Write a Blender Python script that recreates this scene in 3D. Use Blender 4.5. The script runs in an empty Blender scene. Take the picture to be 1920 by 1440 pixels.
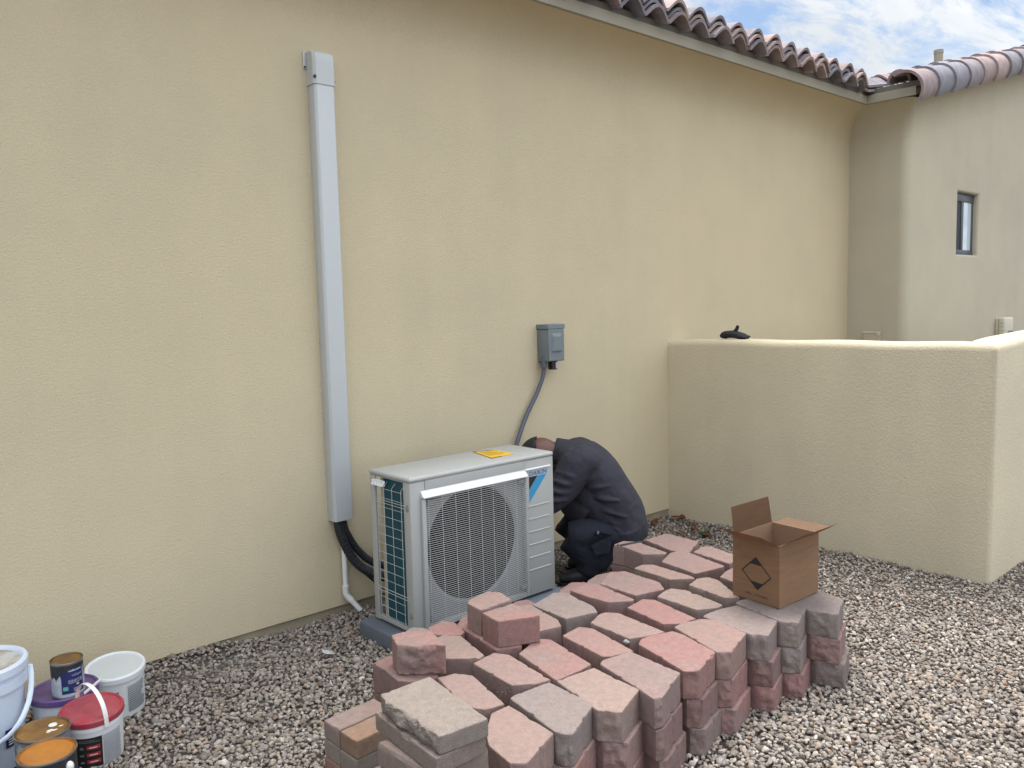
import bpy, bmesh, math, random
import numpy as np
from mathutils import Vector, Matrix, noise as mnoise
R = math.radians
scene = bpy.context.scene
COL = scene.collection

# ------------------------------------------------------------------ camera
cam_data = bpy.data.cameras.new('camera')
cam_data.sensor_width = 36.0
cam_data.lens = 36.0 * 1536.8 / 1920.0
cam_data.clip_end = 2000
cam = bpy.data.objects.new('camera', cam_data)
COL.objects.link(cam)
_yaw, _pit, _rol = R(48.28323), R(-5.47537), R(-1.41369)
_fw = Vector((math.cos(_yaw)*math.cos(_pit), math.sin(_yaw)*math.cos(_pit), math.sin(_pit)))
_rt = Vector((math.sin(_yaw), -math.cos(_yaw), 0)); _up = _rt.cross(_fw)
_r2 = math.cos(_rol)*_rt + math.sin(_rol)*_up; _u2 = -math.sin(_rol)*_rt + math.cos(_rol)*_up
_m = Matrix((_r2, _u2, -_fw)).transposed().to_4x4()
CAM = Vector((0, -3.6365, 1.55)); _m.translation = CAM
cam.matrix_world = _m
scene.camera = cam
def to_px(p):
    v = _m.inverted() @ Vector(p)
    if v.z > -0.05: return None
    return (960 + 1536.8*v.x/-v.z, 720 - 1536.8*v.y/-v.z)

# ------------------------------------------------------------------ world, sun, exposure
SUN_EL, SUN_AZ = R(73), R(50)          # azimuth measured from +x towards +y
world = bpy.data.worlds.new('World'); scene.world = world; world.use_nodes = True
nt = world.node_tree; nt.nodes.clear()
def WN(t, **k):
    n = nt.nodes.new(t)
    for a, b in k.items(): setattr(n, a, b)
    return n
w_out = WN('ShaderNodeOutputWorld'); w_bg = WN('ShaderNodeBackground'); w_bg.inputs[1].default_value = 1.0
sky = WN('ShaderNodeTexSky'); sky.sky_type = 'NISHITA'; sky.sun_disc = False
sky.sun_elevation = SUN_EL; sky.sun_rotation = R(90) - SUN_AZ
geo = WN('ShaderNodeTexCoord'); sep = WN('ShaderNodeSeparateXYZ')
nt.links.new(geo.outputs['Generated'], sep.inputs[0])
def WM(op, a, b, clamp=False):
    n = WN('ShaderNodeMath', operation=op); n.use_clamp = clamp
    for i, v in enumerate((a, b)):
        if v is None: continue
        if isinstance(v, (int, float)): n.inputs[i].default_value = v
        else: nt.links.new(v, n.inputs[i])
    return n.outputs[0]
zc = WM('MAXIMUM', sep.outputs[2], 0.0)
den = WM('ADD', zc, 0.18)
cx, cy = WM('DIVIDE', sep.outputs[0], den), WM('DIVIDE', sep.outputs[1], den)
comb = WN('ShaderNodeCombineXYZ'); nt.links.new(cx, comb.inputs[0]); nt.links.new(cy, comb.inputs[1])
cmap = WN('ShaderNodeMapping'); cmap.inputs['Rotation'].default_value = (0, 0, R(25)); cmap.inputs['Scale'].default_value = (1.0, 2.1, 1)
nt.links.new(comb.outputs[0], cmap.inputs[0])
n1 = WN('ShaderNodeTexNoise'); n1.inputs['Scale'].default_value = 2.7; n1.inputs['Detail'].default_value = 11; n1.inputs['Roughness'].default_value = .68; n1.inputs['Distortion'].default_value = .5
nt.links.new(cmap.outputs[0], n1.inputs['Vector'])
cr = WN('ShaderNodeValToRGB'); cr.color_ramp.elements[0].position = .37; cr.color_ramp.elements[1].position = .55
nt.links.new(n1.outputs[0], cr.inputs[0])
n2 = WN('ShaderNodeTexNoise'); n2.inputs['Scale'].default_value = 4.5; n2.inputs['Detail'].default_value = 6
nt.links.new(cmap.outputs[0], n2.inputs['Vector'])
grey = WN('ShaderNodeMix', data_type='RGBA'); grey.inputs[6].default_value = (.66, .74, .85, 1); grey.inputs[7].default_value = (1.12, 1.12, 1.10, 1)
nt.links.new(n2.outputs[0], grey.inputs[0])
# overcast sky: brightest overhead, and raised behind the camera to light the wall
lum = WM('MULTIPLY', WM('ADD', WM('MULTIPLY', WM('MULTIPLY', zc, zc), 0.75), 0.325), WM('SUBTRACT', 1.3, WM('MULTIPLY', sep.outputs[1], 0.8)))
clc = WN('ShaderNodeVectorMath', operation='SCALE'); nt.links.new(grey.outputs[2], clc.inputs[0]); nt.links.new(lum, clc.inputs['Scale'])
skc = WN('ShaderNodeVectorMath', operation='SCALE'); nt.links.new(sky.outputs[0], skc.inputs[0]); skc.inputs['Scale'].default_value = 0.06
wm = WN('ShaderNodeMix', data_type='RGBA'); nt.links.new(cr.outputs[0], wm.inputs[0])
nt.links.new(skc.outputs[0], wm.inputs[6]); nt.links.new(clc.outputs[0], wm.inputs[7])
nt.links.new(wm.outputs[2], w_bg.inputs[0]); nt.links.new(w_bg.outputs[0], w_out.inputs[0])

sun_d = bpy.data.lights.new('sun', 'SUN'); sun_d.energy = 2.0; sun_d.angle = R(32); sun_d.color = (1.0, .95, .88)
sun = bpy.data.objects.new('sun', sun_d); COL.objects.link(sun)
_sd = Vector((math.cos(SUN_EL)*math.cos(SUN_AZ), math.cos(SUN_EL)*math.sin(SUN_AZ), math.sin(SUN_EL)))
sun.rotation_euler = _sd.to_track_quat('Z', 'Y').to_euler()
vs = scene.view_settings; vs.view_transform = 'Standard'; vs.look = 'None'; vs.exposure = 1.37; vs.gamma = 1.0
scene.render.film_transparent = False
scene.cycles.max_bounces = 8

# ------------------------------------------------------------------ helpers
def tag(o, label, cat, group=None):
    o['label'] = label; o['category'] = cat
    if group: o['group'] = group
    return o
def thing(name, label, cat, loc=(0, 0, 0), rotz=0.0, group=None):
    o = bpy.data.objects.new(name, None); COL.objects.link(o)
    o.empty_display_size = .05; o.location = loc; o.rotation_euler = (0, 0, rotz)
    return tag(o, label, cat, group)
def obj(name, bm, mat, parent=None, smooth=None, label=None):
    me = bpy.data.meshes.new(name)
    if isinstance(bm, bmesh.types.BMesh):
        bmesh.ops.recalc_face_normals(bm, faces=bm.faces[:])
        bm.to_mesh(me); bm.free()
    else:
        me = bm; me.name = name
    for m in (mat if isinstance(mat, (list, tuple)) else [mat]): me.materials.append(m)
    if smooth is not None:
        me.polygons.foreach_set('use_smooth', [True]*len(me.polygons))
        if smooth < 179: me.set_sharp_from_angle(angle=R(smooth))
    o = bpy.data.objects.new(name, me); COL.objects.link(o)
    if parent: o.parent = parent
    if label: o['label'] = label
    return o
def BM(): return bmesh.new()
def box(bm, x0, x1, y0, y1, z0, z1, bev=0.0, seg=2, mi=0):
    vs_ = [bm.verts.new((x, y, z)) for x in (x0, x1) for y in (y0, y1) for z in (z0, z1)]
    F = [(0, 1, 3, 2), (4, 6, 7, 5), (0, 4, 5, 1), (2, 3, 7, 6), (0, 2, 6, 4), (1, 5, 7, 3)]
    fs = [bm.faces.new([vs_[i] for i in f]) for f in F]
    for f in fs: f.material_index = mi
    if bev > 0:
        es = list({e for f in fs for e in f.edges})
        r = bmesh.ops.bevel(bm, geom=es, offset=bev, segments=seg, profile=.5, affect='EDGES')
        for f in r['faces']: f.material_index = mi
def prism(bm, pts, axis, a, b, bev=0.0, mi=0):
    """polygon pts extruded along axis ('x','y','z') from a to b"""
    def P(p, t):
        return {'x': (t, p[0], p[1]), 'y': (p[0], t, p[1]), 'z': (p[0], p[1], t)}[axis]
    v0 = [bm.verts.new(P(p, a)) for p in pts]; v1 = [bm.verts.new(P(p, b)) for p in pts]
    fs = [bm.faces.new(v0), bm.faces.new(v1[::-1])]
    n = len(pts)
    for i in range(n): fs.append(bm.faces.new((v0[i], v0[(i+1) % n], v1[(i+1) % n], v1[i])))
    for f in fs: f.material_index = mi
    if bev > 0:
        bmesh.ops.recalc_face_normals(bm, faces=fs)
        es = list({e for f in fs for e in f.edges})
        bmesh.ops.bevel(bm, geom=es, offset=bev, segments=2, profile=.5, affect='EDGES')
def smoothpath(pts, n=8):
    pts = [Vector(p) for p in pts]; out = []
    for i in range(len(pts)-1):
        p0 = pts[max(i-1, 0)]; p1 = pts[i]; p2 = pts[i+1]; p3 = pts[min(i+2, len(pts)-1)]
        for k in range(n):
            t = k/n
            out.append(.5*((2*p1)+(p2-p0)*t+(2*p0-5*p1+4*p2-p3)*t*t+(3*p1-p0-3*p2+p3)*t**3))
    out.append(pts[-1]); return out
def tube(bm, pts, rad, n=10, mi=0, cap=True, ref=None):
    """tube along pts; rad number, list of numbers, or list of (ra, rb)"""
    pts = [Vector(p) for p in pts]; N = len(pts); rings = []
    prev = Vector(ref) if ref else None
    for i, p in enumerate(pts):
        t = (pts[min(i+1, N-1)]-pts[max(i-1, 0)]).normalized()
        if prev is None: prev = t.orthogonal()
        a = (prev - t*prev.dot(t)).normalized(); b = t.cross(a)
        if ref is None: prev = a
        r = rad[i] if isinstance(rad, (list, tuple)) else rad
        ra, rb = r if isinstance(r, (list, tuple)) else (r, r)
        rings.append([bm.verts.new(p + a*ra*math.cos(2*math.pi*k/n) + b*rb*math.sin(2*math.pi*k/n)) for k in range(n)])
    fs = []
    for i in range(N-1):
        for k in range(n):
            fs.append(bm.faces.new((rings[i][k], rings[i][(k+1) % n], rings[i+1][(k+1) % n], rings[i+1][k])))
    if cap:
        fs.append(bm.faces.new(rings[0][::-1])); fs.append(bm.faces.new(rings[-1]))
    for f in fs: f.material_index = mi
def lathe(bm, prof, n=48, cx=0, cy=0, mi=0, a0=0, a1=2*math.pi):
    """prof list of (r,z); revolve"""
    full = abs(a1-a0-2*math.pi) < 1e-6
    m = n if full else n+1
    rings = []
    for r, z in prof:
        if r < 1e-6: rings.append([bm.verts.new((cx, cy, z))])
        else: rings.append([bm.verts.new((cx+r*math.cos(a0+(a1-a0)*k/n), cy+r*math.sin(a0+(a1-a0)*k/n), z)) for k in range(m)])
    for i in range(len(rings)-1):
        A, B = rings[i], rings[i+1]
        for k in range(n):
            k2 = (k+1) % m
            if len(A) == 1 and len(B) == 1: continue
            if len(A) == 1: f = bm.faces.new((A[0], B[k], B[k2]))
            elif len(B) == 1: f = bm.faces.new((A[k], B[0], A[k2]))
            else: f = bm.faces.new((A[k], A[k2], B[k2], B[k]))
            f.material_index = mi
def ball(bm, c, r, scale=(1, 1, 1), rot=None, n=16):
    M_ = Matrix.Translation(c) @ (rot.to_4x4() if rot else Matrix.Identity(4)) @ Matrix.Diagonal((*scale, 1))
    return bmesh.ops.create_uvsphere(bm, u_segments=n, v_segments=n//2+2, radius=r, matrix=M_)['verts']
def text_mesh(s, size, shear=0.0, offset=0.0, extrude=0.0):
    cu = bpy.data.curves.new('txt', 'FONT'); cu.body = s; cu.size = size; cu.shear = shear; cu.offset = offset; cu.extrude = extrude
    cu.resolution_u = 3
    o = bpy.data.objects.new('txt', cu); COL.objects.link(o)
    dg = bpy.context.evaluated_depsgraph_get(); dg.update()
    me = bpy.data.meshes.new_from_object(o.evaluated_get(dg))
    COL.objects.unlink(o); bpy.data.objects.remove(o); bpy.data.curves.remove(cu)
    return me
def text_pts(s, w, shear=0, offset=0, h=None):
    """text as (coords array normalised to width w (and height h), faces)"""
    me = text_mesh(s, 1.0, shear, offset)
    co = np.array([v.co[:2] for v in me.vertices]); fc = [list(p.vertices) for p in me.polygons]
    bpy.data.meshes.remove(me)
    co -= co.min(0); k = w/co[:, 0].max(); co[:, 0] *= k
    co[:, 1] *= (h/co[:, 1].max()) if h else k
    return co, fc
def add_flat(bm, co, fc, fn, mi=0):
    v = [bm.verts.new(fn(*c)) for c in co]
    for f in fc:
        try: bm.faces.new([v[i] for i in f]).material_index = mi
        except ValueError: pass

# ------------------------------------------------------------------ materials
def mat(name, col, rough=.6, metal=0.0, var=0.0, vscale=6.0, col2=None, c2scale=4.0, c2lo=.45, c2hi=.65,
        bump=0.0, bscale=60.0, bdist=.004, bdetail=5, speck=0.0, spscale=350.0, objcol=False, attr=None, stretch=None, spec=.5, bump2=None, dirt=None, streak=0):
    m = bpy.data.materials.new(name); m.use_nodes = True
    t = m.node_tree; b = t.nodes['Principled BSDF']
    b.inputs['Roughness'].default_value = rough; b.inputs['Metallic'].default_value = metal
    b.inputs['Specular IOR Level'].default_value = spec
    L = t.links.new
    def N(ty, **k):
        n = t.nodes.new(ty)
        for a, v in k.items(): setattr(n, a, v)
        return n
    tc = N('ShaderNodeTexCoord'); vec = tc.outputs['Object']
    if objcol:
        oi = N('ShaderNodeObjectInfo'); va = N('ShaderNodeVectorMath', operation='ADD')
        cb = N('ShaderNodeMath', operation='MULTIPLY'); cb.inputs[1].default_value = 37.0
        L(oi.outputs['Random'], cb.inputs[0]); L(vec, va.inputs[0]); L(cb.outputs[0], va.inputs[1]); vec = va.outputs[0]
    if stretch:
        mp = N('ShaderNodeMapping'); mp.inputs['Scale'].default_value = stretch; L(vec, mp.inputs[0]); vec = mp.outputs[0]
    def noise(sc, det=5, ro=.55):
        n = N('ShaderNodeTexNoise'); n.inputs['Scale'].default_value = sc; n.inputs['Detail'].default_value = det; n.inputs['Roughness'].default_value = ro
        L(vec, n.inputs['Vector']); return n.outputs[0]
    def ramp(x, lo, hi, a=(0, 0, 0, 1), c=(1, 1, 1, 1)):
        r = N('ShaderNodeValToRGB'); r.color_ramp.elements[0].position = lo; r.color_ramp.elements[1].position = hi
        r.color_ramp.elements[0].color = a; r.color_ramp.elements[1].color = c; L(x, r.inputs[0]); return r.outputs[0]
    def mix(f, a, c, bt='MIX'):
        n = N('ShaderNodeMix', data_type='RGBA'); n.blend_type = bt
        for s, v in ((0, f), (6, a), (7, c)):
            if isinstance(v, (int, float)): n.inputs[s].default_value = v
            elif isinstance(v, tuple): n.inputs[s].default_value = v if len(v) == 4 else (*v, 1)
            else: L(v, n.inputs[s])
        return n.outputs[2]
    c = (*col, 1)
    if objcol: c = oi.outputs['Color']
    if attr:
        at = N('ShaderNodeAttribute'); at.attribute_name = attr; c = at.outputs['Color']
    if col2: c = mix(ramp(noise(c2scale, 6, .6), c2lo, c2hi), c, (*col2, 1))
    if dirt:     # (colour, scale, lo, hi)
        c = mix(ramp(noise(dirt[1], 8, .65), dirt[2], dirt[3]), c, (*dirt[0], 1))
    if var: c = mix(1.0, c, ramp(noise(vscale, 6), .25, .75, (1-var,)*3+(1,), (1+var,)*3+(1,)), 'MULTIPLY')
    if streak:      # faint vertical run-off streaks
        mp2 = N('ShaderNodeMapping'); mp2.inputs['Scale'].default_value = (5.5, 5.5, .35); L(vec, mp2.inputs[0])
        ns = N('ShaderNodeTexNoise'); ns.inputs['Scale'].default_value = 1.0; ns.inputs['Detail'].default_value = 7; L(mp2.outputs[0], ns.inputs['Vector'])
        c = mix(1.0, c, ramp(ns.outputs[0], .35, .65, (1-streak,)*3+(1,), (1+streak*.5,)*3+(1,)), 'MULTIPLY')
    if speck: c = mix(1.0, c, ramp(noise(spscale, 2, .5), .3, .7, (1-speck,)*3+(1,), (1+speck,)*3+(1,)), 'MULTIPLY')
    if isinstance(c, tuple): b.inputs['Base Color'].default_value = c
    else: L(c, b.inputs['Base Color'])
    if bump:
        bn = N('ShaderNodeBump'); bn.inputs['Strength'].default_value = bump; bn.inputs['Distance'].default_value = bdist
        h = noise(bscale, bdetail, .6)
        if bump2:
            h2 = noise(bump2[0], 3, .5); ad = N('ShaderNodeMath', operation='MULTIPLY_ADD'); ad.inputs[1].default_value = bump2[1]
            L(h2, ad.inputs[0]); L(h, ad.inputs[2]); h = ad.outputs[0]
        L(h, bn.inputs['Height']); L(bn.outputs[0], b.inputs['Normal'])
    return m
STUCCO = mat('stucco_yellow', (.56, .481, .331), .9, col2=(.535, .461, .32), c2scale=1.1, var=.025, vscale=3, bump=.6, bscale=110, bdist=.005, spec=.15, speck=.06, spscale=190, streak=.014)
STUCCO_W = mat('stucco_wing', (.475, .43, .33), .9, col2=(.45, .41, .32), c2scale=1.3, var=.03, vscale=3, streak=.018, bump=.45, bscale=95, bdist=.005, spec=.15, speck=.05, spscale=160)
STUCCO_G = mat('stucco_garden_wall', (.57, .50, .362), .9, col2=(.545, .48, .35), c2scale=1.6, var=.03, vscale=3, streak=.022, bump=.7, bscale=80, bdist=.006, spec=.15, speck=.05, spscale=160)
CONCRETE = mat('foundation_concrete', (.34, .29, .205), .95, var=.15, vscale=12, bump=.5, bscale=60)
FASCIA = mat('fascia_paint', (.31, .283, .22), .7, var=.06, vscale=4, bump=.15, bscale=30, stretch=(.3, 4, 4))
TILE = mat('clay_tile', (.3, .2, .16), .85, attr='Col', var=.25, vscale=14, bump=.4, bscale=70, bdist=.003, spec=.3)
FLASH = mat('valley_flashing', (.13, .12, .10), .6, var=.1)
BLOCK = mat('concrete_block', (.3, .2, .18), .95, objcol=True, col2=(.205, .166, .150), c2scale=6.0, c2lo=.48, c2hi=.80, var=.13, vscale=45, speck=.30, spscale=520, bump=.8, bscale=260, bdist=.0025, spec=.2, dirt=((.235, .20, .165), 11.0, .60, .82))
DARKM = mat('dark_interior', (.006, .007, .009), .9, spec=.1)
ACPAINT = mat('casing_paint', (.355, .362, .352), .45, var=.03, vscale=5, bump=.08, bscale=300, bdist=.0006)
ACWHITE = mat('hood_plastic', (.66, .67, .67), .35)
ACSHROUD = mat('shroud_plastic', (.21, .215, .215), .6)
WIRE = mat('guard_wire', (.54, .55, .535), .4)
COIL = mat('coil_fin', (.010, .060, .082), .6, metal=.0, spec=.25, bump=.5, bscale=40, bdist=.002, stretch=(1, 14, .15), var=.25, vscale=9)
FANBL = mat('fan_blade', (.005, .006, .010), .8, spec=.1)
PAD = mat('pad_composite', (.105, .125, .155), .7, var=.1, vscale=20, bump=.3, bscale=120, bdist=.002)
YELLOW = mat('sticker_yellow', (.68, .42, .015), .5)
BLACKINK = mat('ink_black', (.012, .012, .014), .6)
BLUEINK = mat('ink_blue', (.01, .16, .38), .5)
CYAN = mat('emblem_cyan', (.03, .27, .50), .5)
PVC = mat('cover_plastic', (.495, .52, .525), .45, var=.02, vscale=3, dirt=((.41, .445, .455), 3.5, .60, .74))
PVCW = mat('pipe_pvc', (.68, .68, .66), .35)
HOSE = mat('foam_hose', (.012, .013, .018), .5, bump=.8, bscale=130, bdist=.003)
CONDUIT = mat('conduit_grey', (.085, .095, .125), .5)
GREYMET = mat('disconnect_paint', (.155, .185, .195), .45, bump=.05, bscale=200, bdist=.0005)
BLACKPL = mat('black_plastic', (.012, .012, .014), .4)
SILVER = mat('screw_metal', (.5, .5, .5), .35, metal=.9)
CARD = mat('cardboard', (.21, .118, .062), .85, col2=(.19, .106, .058), c2scale=14, var=.08, vscale=6, bump=.15, bscale=25, bdist=.002, stretch=(1, 1, 8))
CARDIN = mat('cardboard_inner', (.27, .165, .10), .85, var=.05, vscale=6)
WHITEPL = mat('bucket_white', (.66, .68, .70), .4, var=.03, vscale=8)
WHITEPL2 = mat('bucket_bluish', (.58, .66, .78), .35, var=.02)
GREYLID = mat('lid_clear', (.50, .53, .53), .35, var=.05, vscale=10)
DUSTLID = mat('lid_dust', (.50, .50, .48), .5, col2=(.33, .27, .21), c2scale=9, c2lo=.45, c2hi=.6)
REDLID = mat('lid_red', (.33, .03, .05), .5, col2=(.30, .065, .08), c2scale=18, c2lo=.4, c2hi=.6)
PURPLE = mat('lid_purple', (.10, .055, .19), .45, col2=(.14, .09, .20), c2scale=16)
RUST = mat('can_lid_rust', (.16, .085, .03), .5, metal=.3, col2=(.27, .14, .03), c2scale=11, c2lo=.4, c2hi=.65, var=.2, vscale=24)
ORANGE = mat('can_lid_orange', (.36, .14, .018), .45, col2=(.26, .10, .015), c2scale=9, var=.08, vscale=30)
CANMET = mat('can_metal', (.32, .31, .29), .35, metal=.8, var=.15, vscale=20)
CANDARK = mat('can_dark', (.02, .022, .03), .45)
CANGREY = mat('can_grey_label', (.16, .165, .175), .5, var=.3, vscale=18)
NAVY = mat('label_navy', (.012, .018, .10), .45)
INKGREY = mat('ink_grey', (.16, .17, .19), .6)
INKPALE = mat('ink_pale', (.62, .64, .68), .6)
TEAL = mat('label_teal', (.10, .36, .33), .5)
LABELRED = mat('label_red', (.38, .03, .03), .5)
GREENINK = mat('ink_green', (.03, .12, .08), .6)
SKIN = mat('skin', (.13, .055, .038), .5, var=.12, vscale=40, bump=.1, bscale=120)
HAIR = mat('hair_black', (.008, .008, .010), .7, bump=.8, bscale=400, bdist=.003)
SHIRT = mat('shirt_charcoal', (.023, .0228, .034), .9, var=.12, vscale=8, bump=.35, bscale=5.0, bdist=.06, bdetail=1.5, stretch=(2.6, .8, 2.2), bump2=(500, .01))
PANTS = mat('trousers_navy', (.009, .011, .020), .9, var=.25, vscale=10, bump=.8, bscale=12, bdist=.02, bdetail=2)
BOOT = mat('boot_black', (.012, .012, .016), .6)
GROUND = mat('ground_dirt', (.105, .09, .077), .95, var=.35, vscale=30, bump=1, bscale=60, bdist=.02)
PEBBLE = mat('pebble', (.3, .3, .3), .8, attr='Col', var=.35, vscale=150, speck=.28, spscale=600, spec=.35)
WINFR = mat('window_bronze', (.05, .06, .075), .4)
LEAF = mat('dry_leaf', (.22, .085, .035), .8, var=.3, vscale=60)
GREEN = mat('weed_green', (.045, .09, .035), .7, var=.3, vscale=60)
BEIGEPL = mat('controller_beige', (.56, .52, .41), .5)
GLASS = bpy.data.materials.new('window_glass'); GLASS.use_nodes = True
_b = GLASS.node_tree.nodes['Principled BSDF']; _b.inputs['Base Color'].default_value = (.01, .014, .02, 1); _b.inputs['Roughness'].default_value = .03; _b.inputs['Specular IOR Level'].default_value = 1.0; _b.inputs['IOR'].default_value = 1.9
GLASS_SKY = bpy.data.materials.new('window_glass_sky_tint'); GLASS_SKY.use_nodes = True
_b = GLASS_SKY.node_tree.nodes['Principled BSDF']; _b.inputs['Base Color'].default_value = (.45, .54, .62, 1); _b.inputs['Roughness'].default_value = .05; _b.inputs['Specular IOR Level'].default_value = 1.0; _b.inputs['IOR'].default_value = 1.9  # pale base colour stands in for the sky reflected in this pane

# ------------------------------------------------------------------ ground and gravel
rng = np.random.default_rng(7); random.seed(11)
def structure(o): o['kind'] = 'structure'; return o
bm = BM(); s_ = 80
vv = [bm.verts.new(p) for p in ((-s_, -s_, -.014), (s_, -s_, -.014), (s_, s_, -.014), (-s_, s_, -.014))]; bm.faces.new(vv)
# a little ramp of soil banked against the house wall
q = [[bm.verts.new((x, y, z*k-.0135)) for y, z in ((-.22, 0), (-.12, .014), (-.03, .036), (.03, .038))] for x, k in ((-3, 1), (1.36, 1), (1.75, 0.02))]
for a_, b_ in zip(q, q[1:]):
    for k in range(3): bm.faces.new((a_[k], a_[k+1], b_[k+1], b_[k]))
structure(obj('ground', bm, GROUND))

def make_gravel():
    def ico(sub):
        b = BM(); bmesh.ops.create_icosphere(b, subdivisions=sub, radius=1.0); b.verts.ensure_lookup_table()
        v = np.array([x.co[:] for x in b.verts]); f = np.array([[q.index for q in p.verts] for p in b.faces]); b.free(); return v, f
    lib = {}
    for lod, sub in ((0, 2), (1, 1)):
        v0, f0 = ico(sub); L = []
        for k in range(28):
            off = Vector((k*7.3, k*3.1, 1.7)); v = v0.copy()
            d = np.array([1 + .32*mnoise.noise(Vector(p)*1.1+off) + .16*mnoise.noise(Vector(p)*2.6+off) for p in v0])
            v = v*d[:, None]
            for _ in range(4):                                  # chop flat facets so the stones look crushed
                n = rng.normal(size=3); n /= np.linalg.norm(n); h = rng.uniform(.55, .85)
                over = np.maximum(v@n-h, 0); v -= over[:, None]*n*.85
            v *= np.array([1.0, rng.uniform(.55, .9), rng.uniform(.45, .75)])
            L.append(v)
        lib[lod] = (L, f0)
    P = []
    step = .0166
    xs = np.arange(.1, 7.2, step); ys = np.arange(-3.5, .02, step)
    g = np.stack(np.meshgrid(xs, ys), -1).reshape(-1, 2); g = g + rng.uniform(-.5, .5, g.shape)*step*1.1
    Mi = np.array(_m.inverted()); h = np.c_[g, np.zeros(len(g)), np.ones(len(g))]@Mi.T
    px = 960+1536.8*h[:, 0]/-h[:, 2]; py = 720-1536.8*h[:, 1]/-h[:, 2]
    ok = (h[:, 2] < -.4) & (px > -330) & (px < 2250) & (py < 1640) & (g[:, 1] < .0)
    ok &= ~((g[:, 0] > 4.76) & (g[:, 1] > -2.12))
    ok &= ~((g[:, 0] > 1.97) & (g[:, 0] < 2.93) & (g[:, 1] > -.74) & (g[:, 1] < -.31))
    ok &= ~((g[:, 0] > 1.68) & (g[:, 0] < 3.02) & (g[:, 1] > -1.9) & (g[:, 1] < -1.2))
    g = g[ok]; dist = np.linalg.norm(g-np.array([CAM.x, CAM.y]), axis=1)
    keep = (dist < 4.6) | (rng.random(len(g)) < .75); g = g[keep]; dist = dist[keep]
    pal = np.array([(.32, .29, .26), (.26, .23, .205), (.37, .34, .31), (.23, .19, .165), (.32, .275, .225), (.42, .395, .365), (.28, .26, .25), (.32, .23, .17), (.21, .185, .17), (.48, .46, .43), (.28, .19, .135)])*.80*np.array([1.03, .985, .945])
    pw = np.array([22, 18, 15, 9, 13, 6, 12, 1.5, 5, 2, .6]); pw = pw/pw.sum()
    V, F, Cc = [], [], []; nv = 0
    for i in range(len(g)):
        lod = 0 if dist[i] < 4.3 else 1
        L, f0 = lib[lod]; v = L[rng.integers(28)]
        s = rng.choice([.0085, .0105, .0125, .0155], p=[.28, .37, .26, .09])*rng.uniform(.80, 1.08)
        a, b_ = rng.uniform(0, 6.28), rng.normal(0, .45); c_ = rng.normal(0, .45)
        Rz = np.array([[math.cos(a), -math.sin(a), 0], [math.sin(a), math.cos(a), 0], [0, 0, 1]])
        Rx = np.array([[1, 0, 0], [0, math.cos(b_), -math.sin(b_)], [0, math.sin(b_), math.cos(b_)]])
        Ry = np.array([[math.cos(c_), 0, math.sin(c_)], [0, 1, 0], [-math.sin(c_), 0, math.cos(c_)]])
        z = -.008+rng.uniform(0, .011) + (.042*max(0, min(1, (g[i, 1]+.16)/.13))*max(0, min(1, (1.72-g[i, 0])/.35))) + .012*mnoise.noise(Vector((g[i, 0]*2.2, g[i, 1]*2.2, 4)))
        V.append(v*s@(Rz@Rx@Ry).T+np.array([g[i, 0], g[i, 1], z])); F.append(f0+nv); nv += len(v)
        col = pal[rng.choice(len(pal), p=pw)]*rng.uniform(.68, 1.28)
        Cc.append(np.tile(np.r_[col, 1], (len(v), 1)))
    V = np.concatenate(V).astype(np.float32); F = np.concatenate(F).astype(np.int32); Cc = np.concatenate(Cc).astype(np.float32)
    me = bpy.data.meshes.new('gravel'); me.vertices.add(len(V)); me.vertices.foreach_set('co', V.ravel())
    me.loops.add(F.size); me.loops.foreach_set('vertex_index', F.ravel())
    me.polygons.add(len(F)); me.polygons.foreach_set('loop_start', np.arange(0, F.size, 3, dtype=np.int32))
    me.update(calc_edges=True)
    at = me.attributes.new('Col', 'FLOAT_COLOR', 'POINT'); at.data.foreach_set('color', Cc.ravel())
    me.polygons.foreach_set('use_smooth', np.ones(len(F), dtype=bool)); me.set_sharp_from_angle(angle=R(38))
    me.materials.append(PEBBLE)
    o = bpy.data.objects.new('gravel', me); COL.objects.link(o); o['kind'] = 'stuff'
    tag(o, 'grey and tan crushed gravel covering the yard', 'gravel')
make_gravel()

# ------------------------------------------------------------------ house
house = thing('stucco_house', 'yellow beige stucco house with clay tile roof and small window on its wing', 'house', (0, 0, 0))
WX = 7.457                                                      # the wing's left face
bm = BM()
prof = [(0.25, .045), (0, .045), (0, 2.93)] + [(-.268*(1-math.cos(R(a))), 2.93+.272*math.sin(R(a))) for a in range(10, 91, 10)] + [(-.268, 3.262), (.25, 3.262)]
prism(bm, prof, 'x', -5, WX+.2)
obj('wall', bm, STUCCO, house, smooth=25)
bm = BM(); box(bm, -5, WX, .018, .25, -.15, .047); obj('foundation', bm, CONCRETE, house)
# wing: front face with window opening, rounded corner
def gz(x): return 3.255+.25*(x-7.167)
wx0, wx1, wz0, wz1, wy = 8.58, 9.135, 1.94, 2.54, -.538
bm = BM(); grid = {}
Xs = [WX, wx0, wx1, 15.0]
for i, x in enumerate(Xs):
    for k, z in enumerate((-.05, wz0, wz1, gz(x))): grid[i, k] = bm.verts.new((x, wy, z))
for i in range(3):
    for k in range(3):
        if (i, k) != (1, 1): bm.faces.new((grid[i, k], grid[i+1, k], grid[i+1, k+1], grid[i, k+1]))
inn = {(i, k): bm.verts.new((Xs[i], wy+.13, (wz0, wz1)[k-1])) for i in (1, 2) for k in (1, 2)}
for a, c in (((1, 1), (2, 1)), ((2, 1), (2, 2)), ((2, 2), (1, 2)), ((1, 2), (1, 1))):
    bm.faces.new((grid[a], grid[c], inn[c], inn[a]))
back = [bm.verts.new((WX, .3, z)) for z in (-.05, wz0, wz1, gz(WX))]
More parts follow.
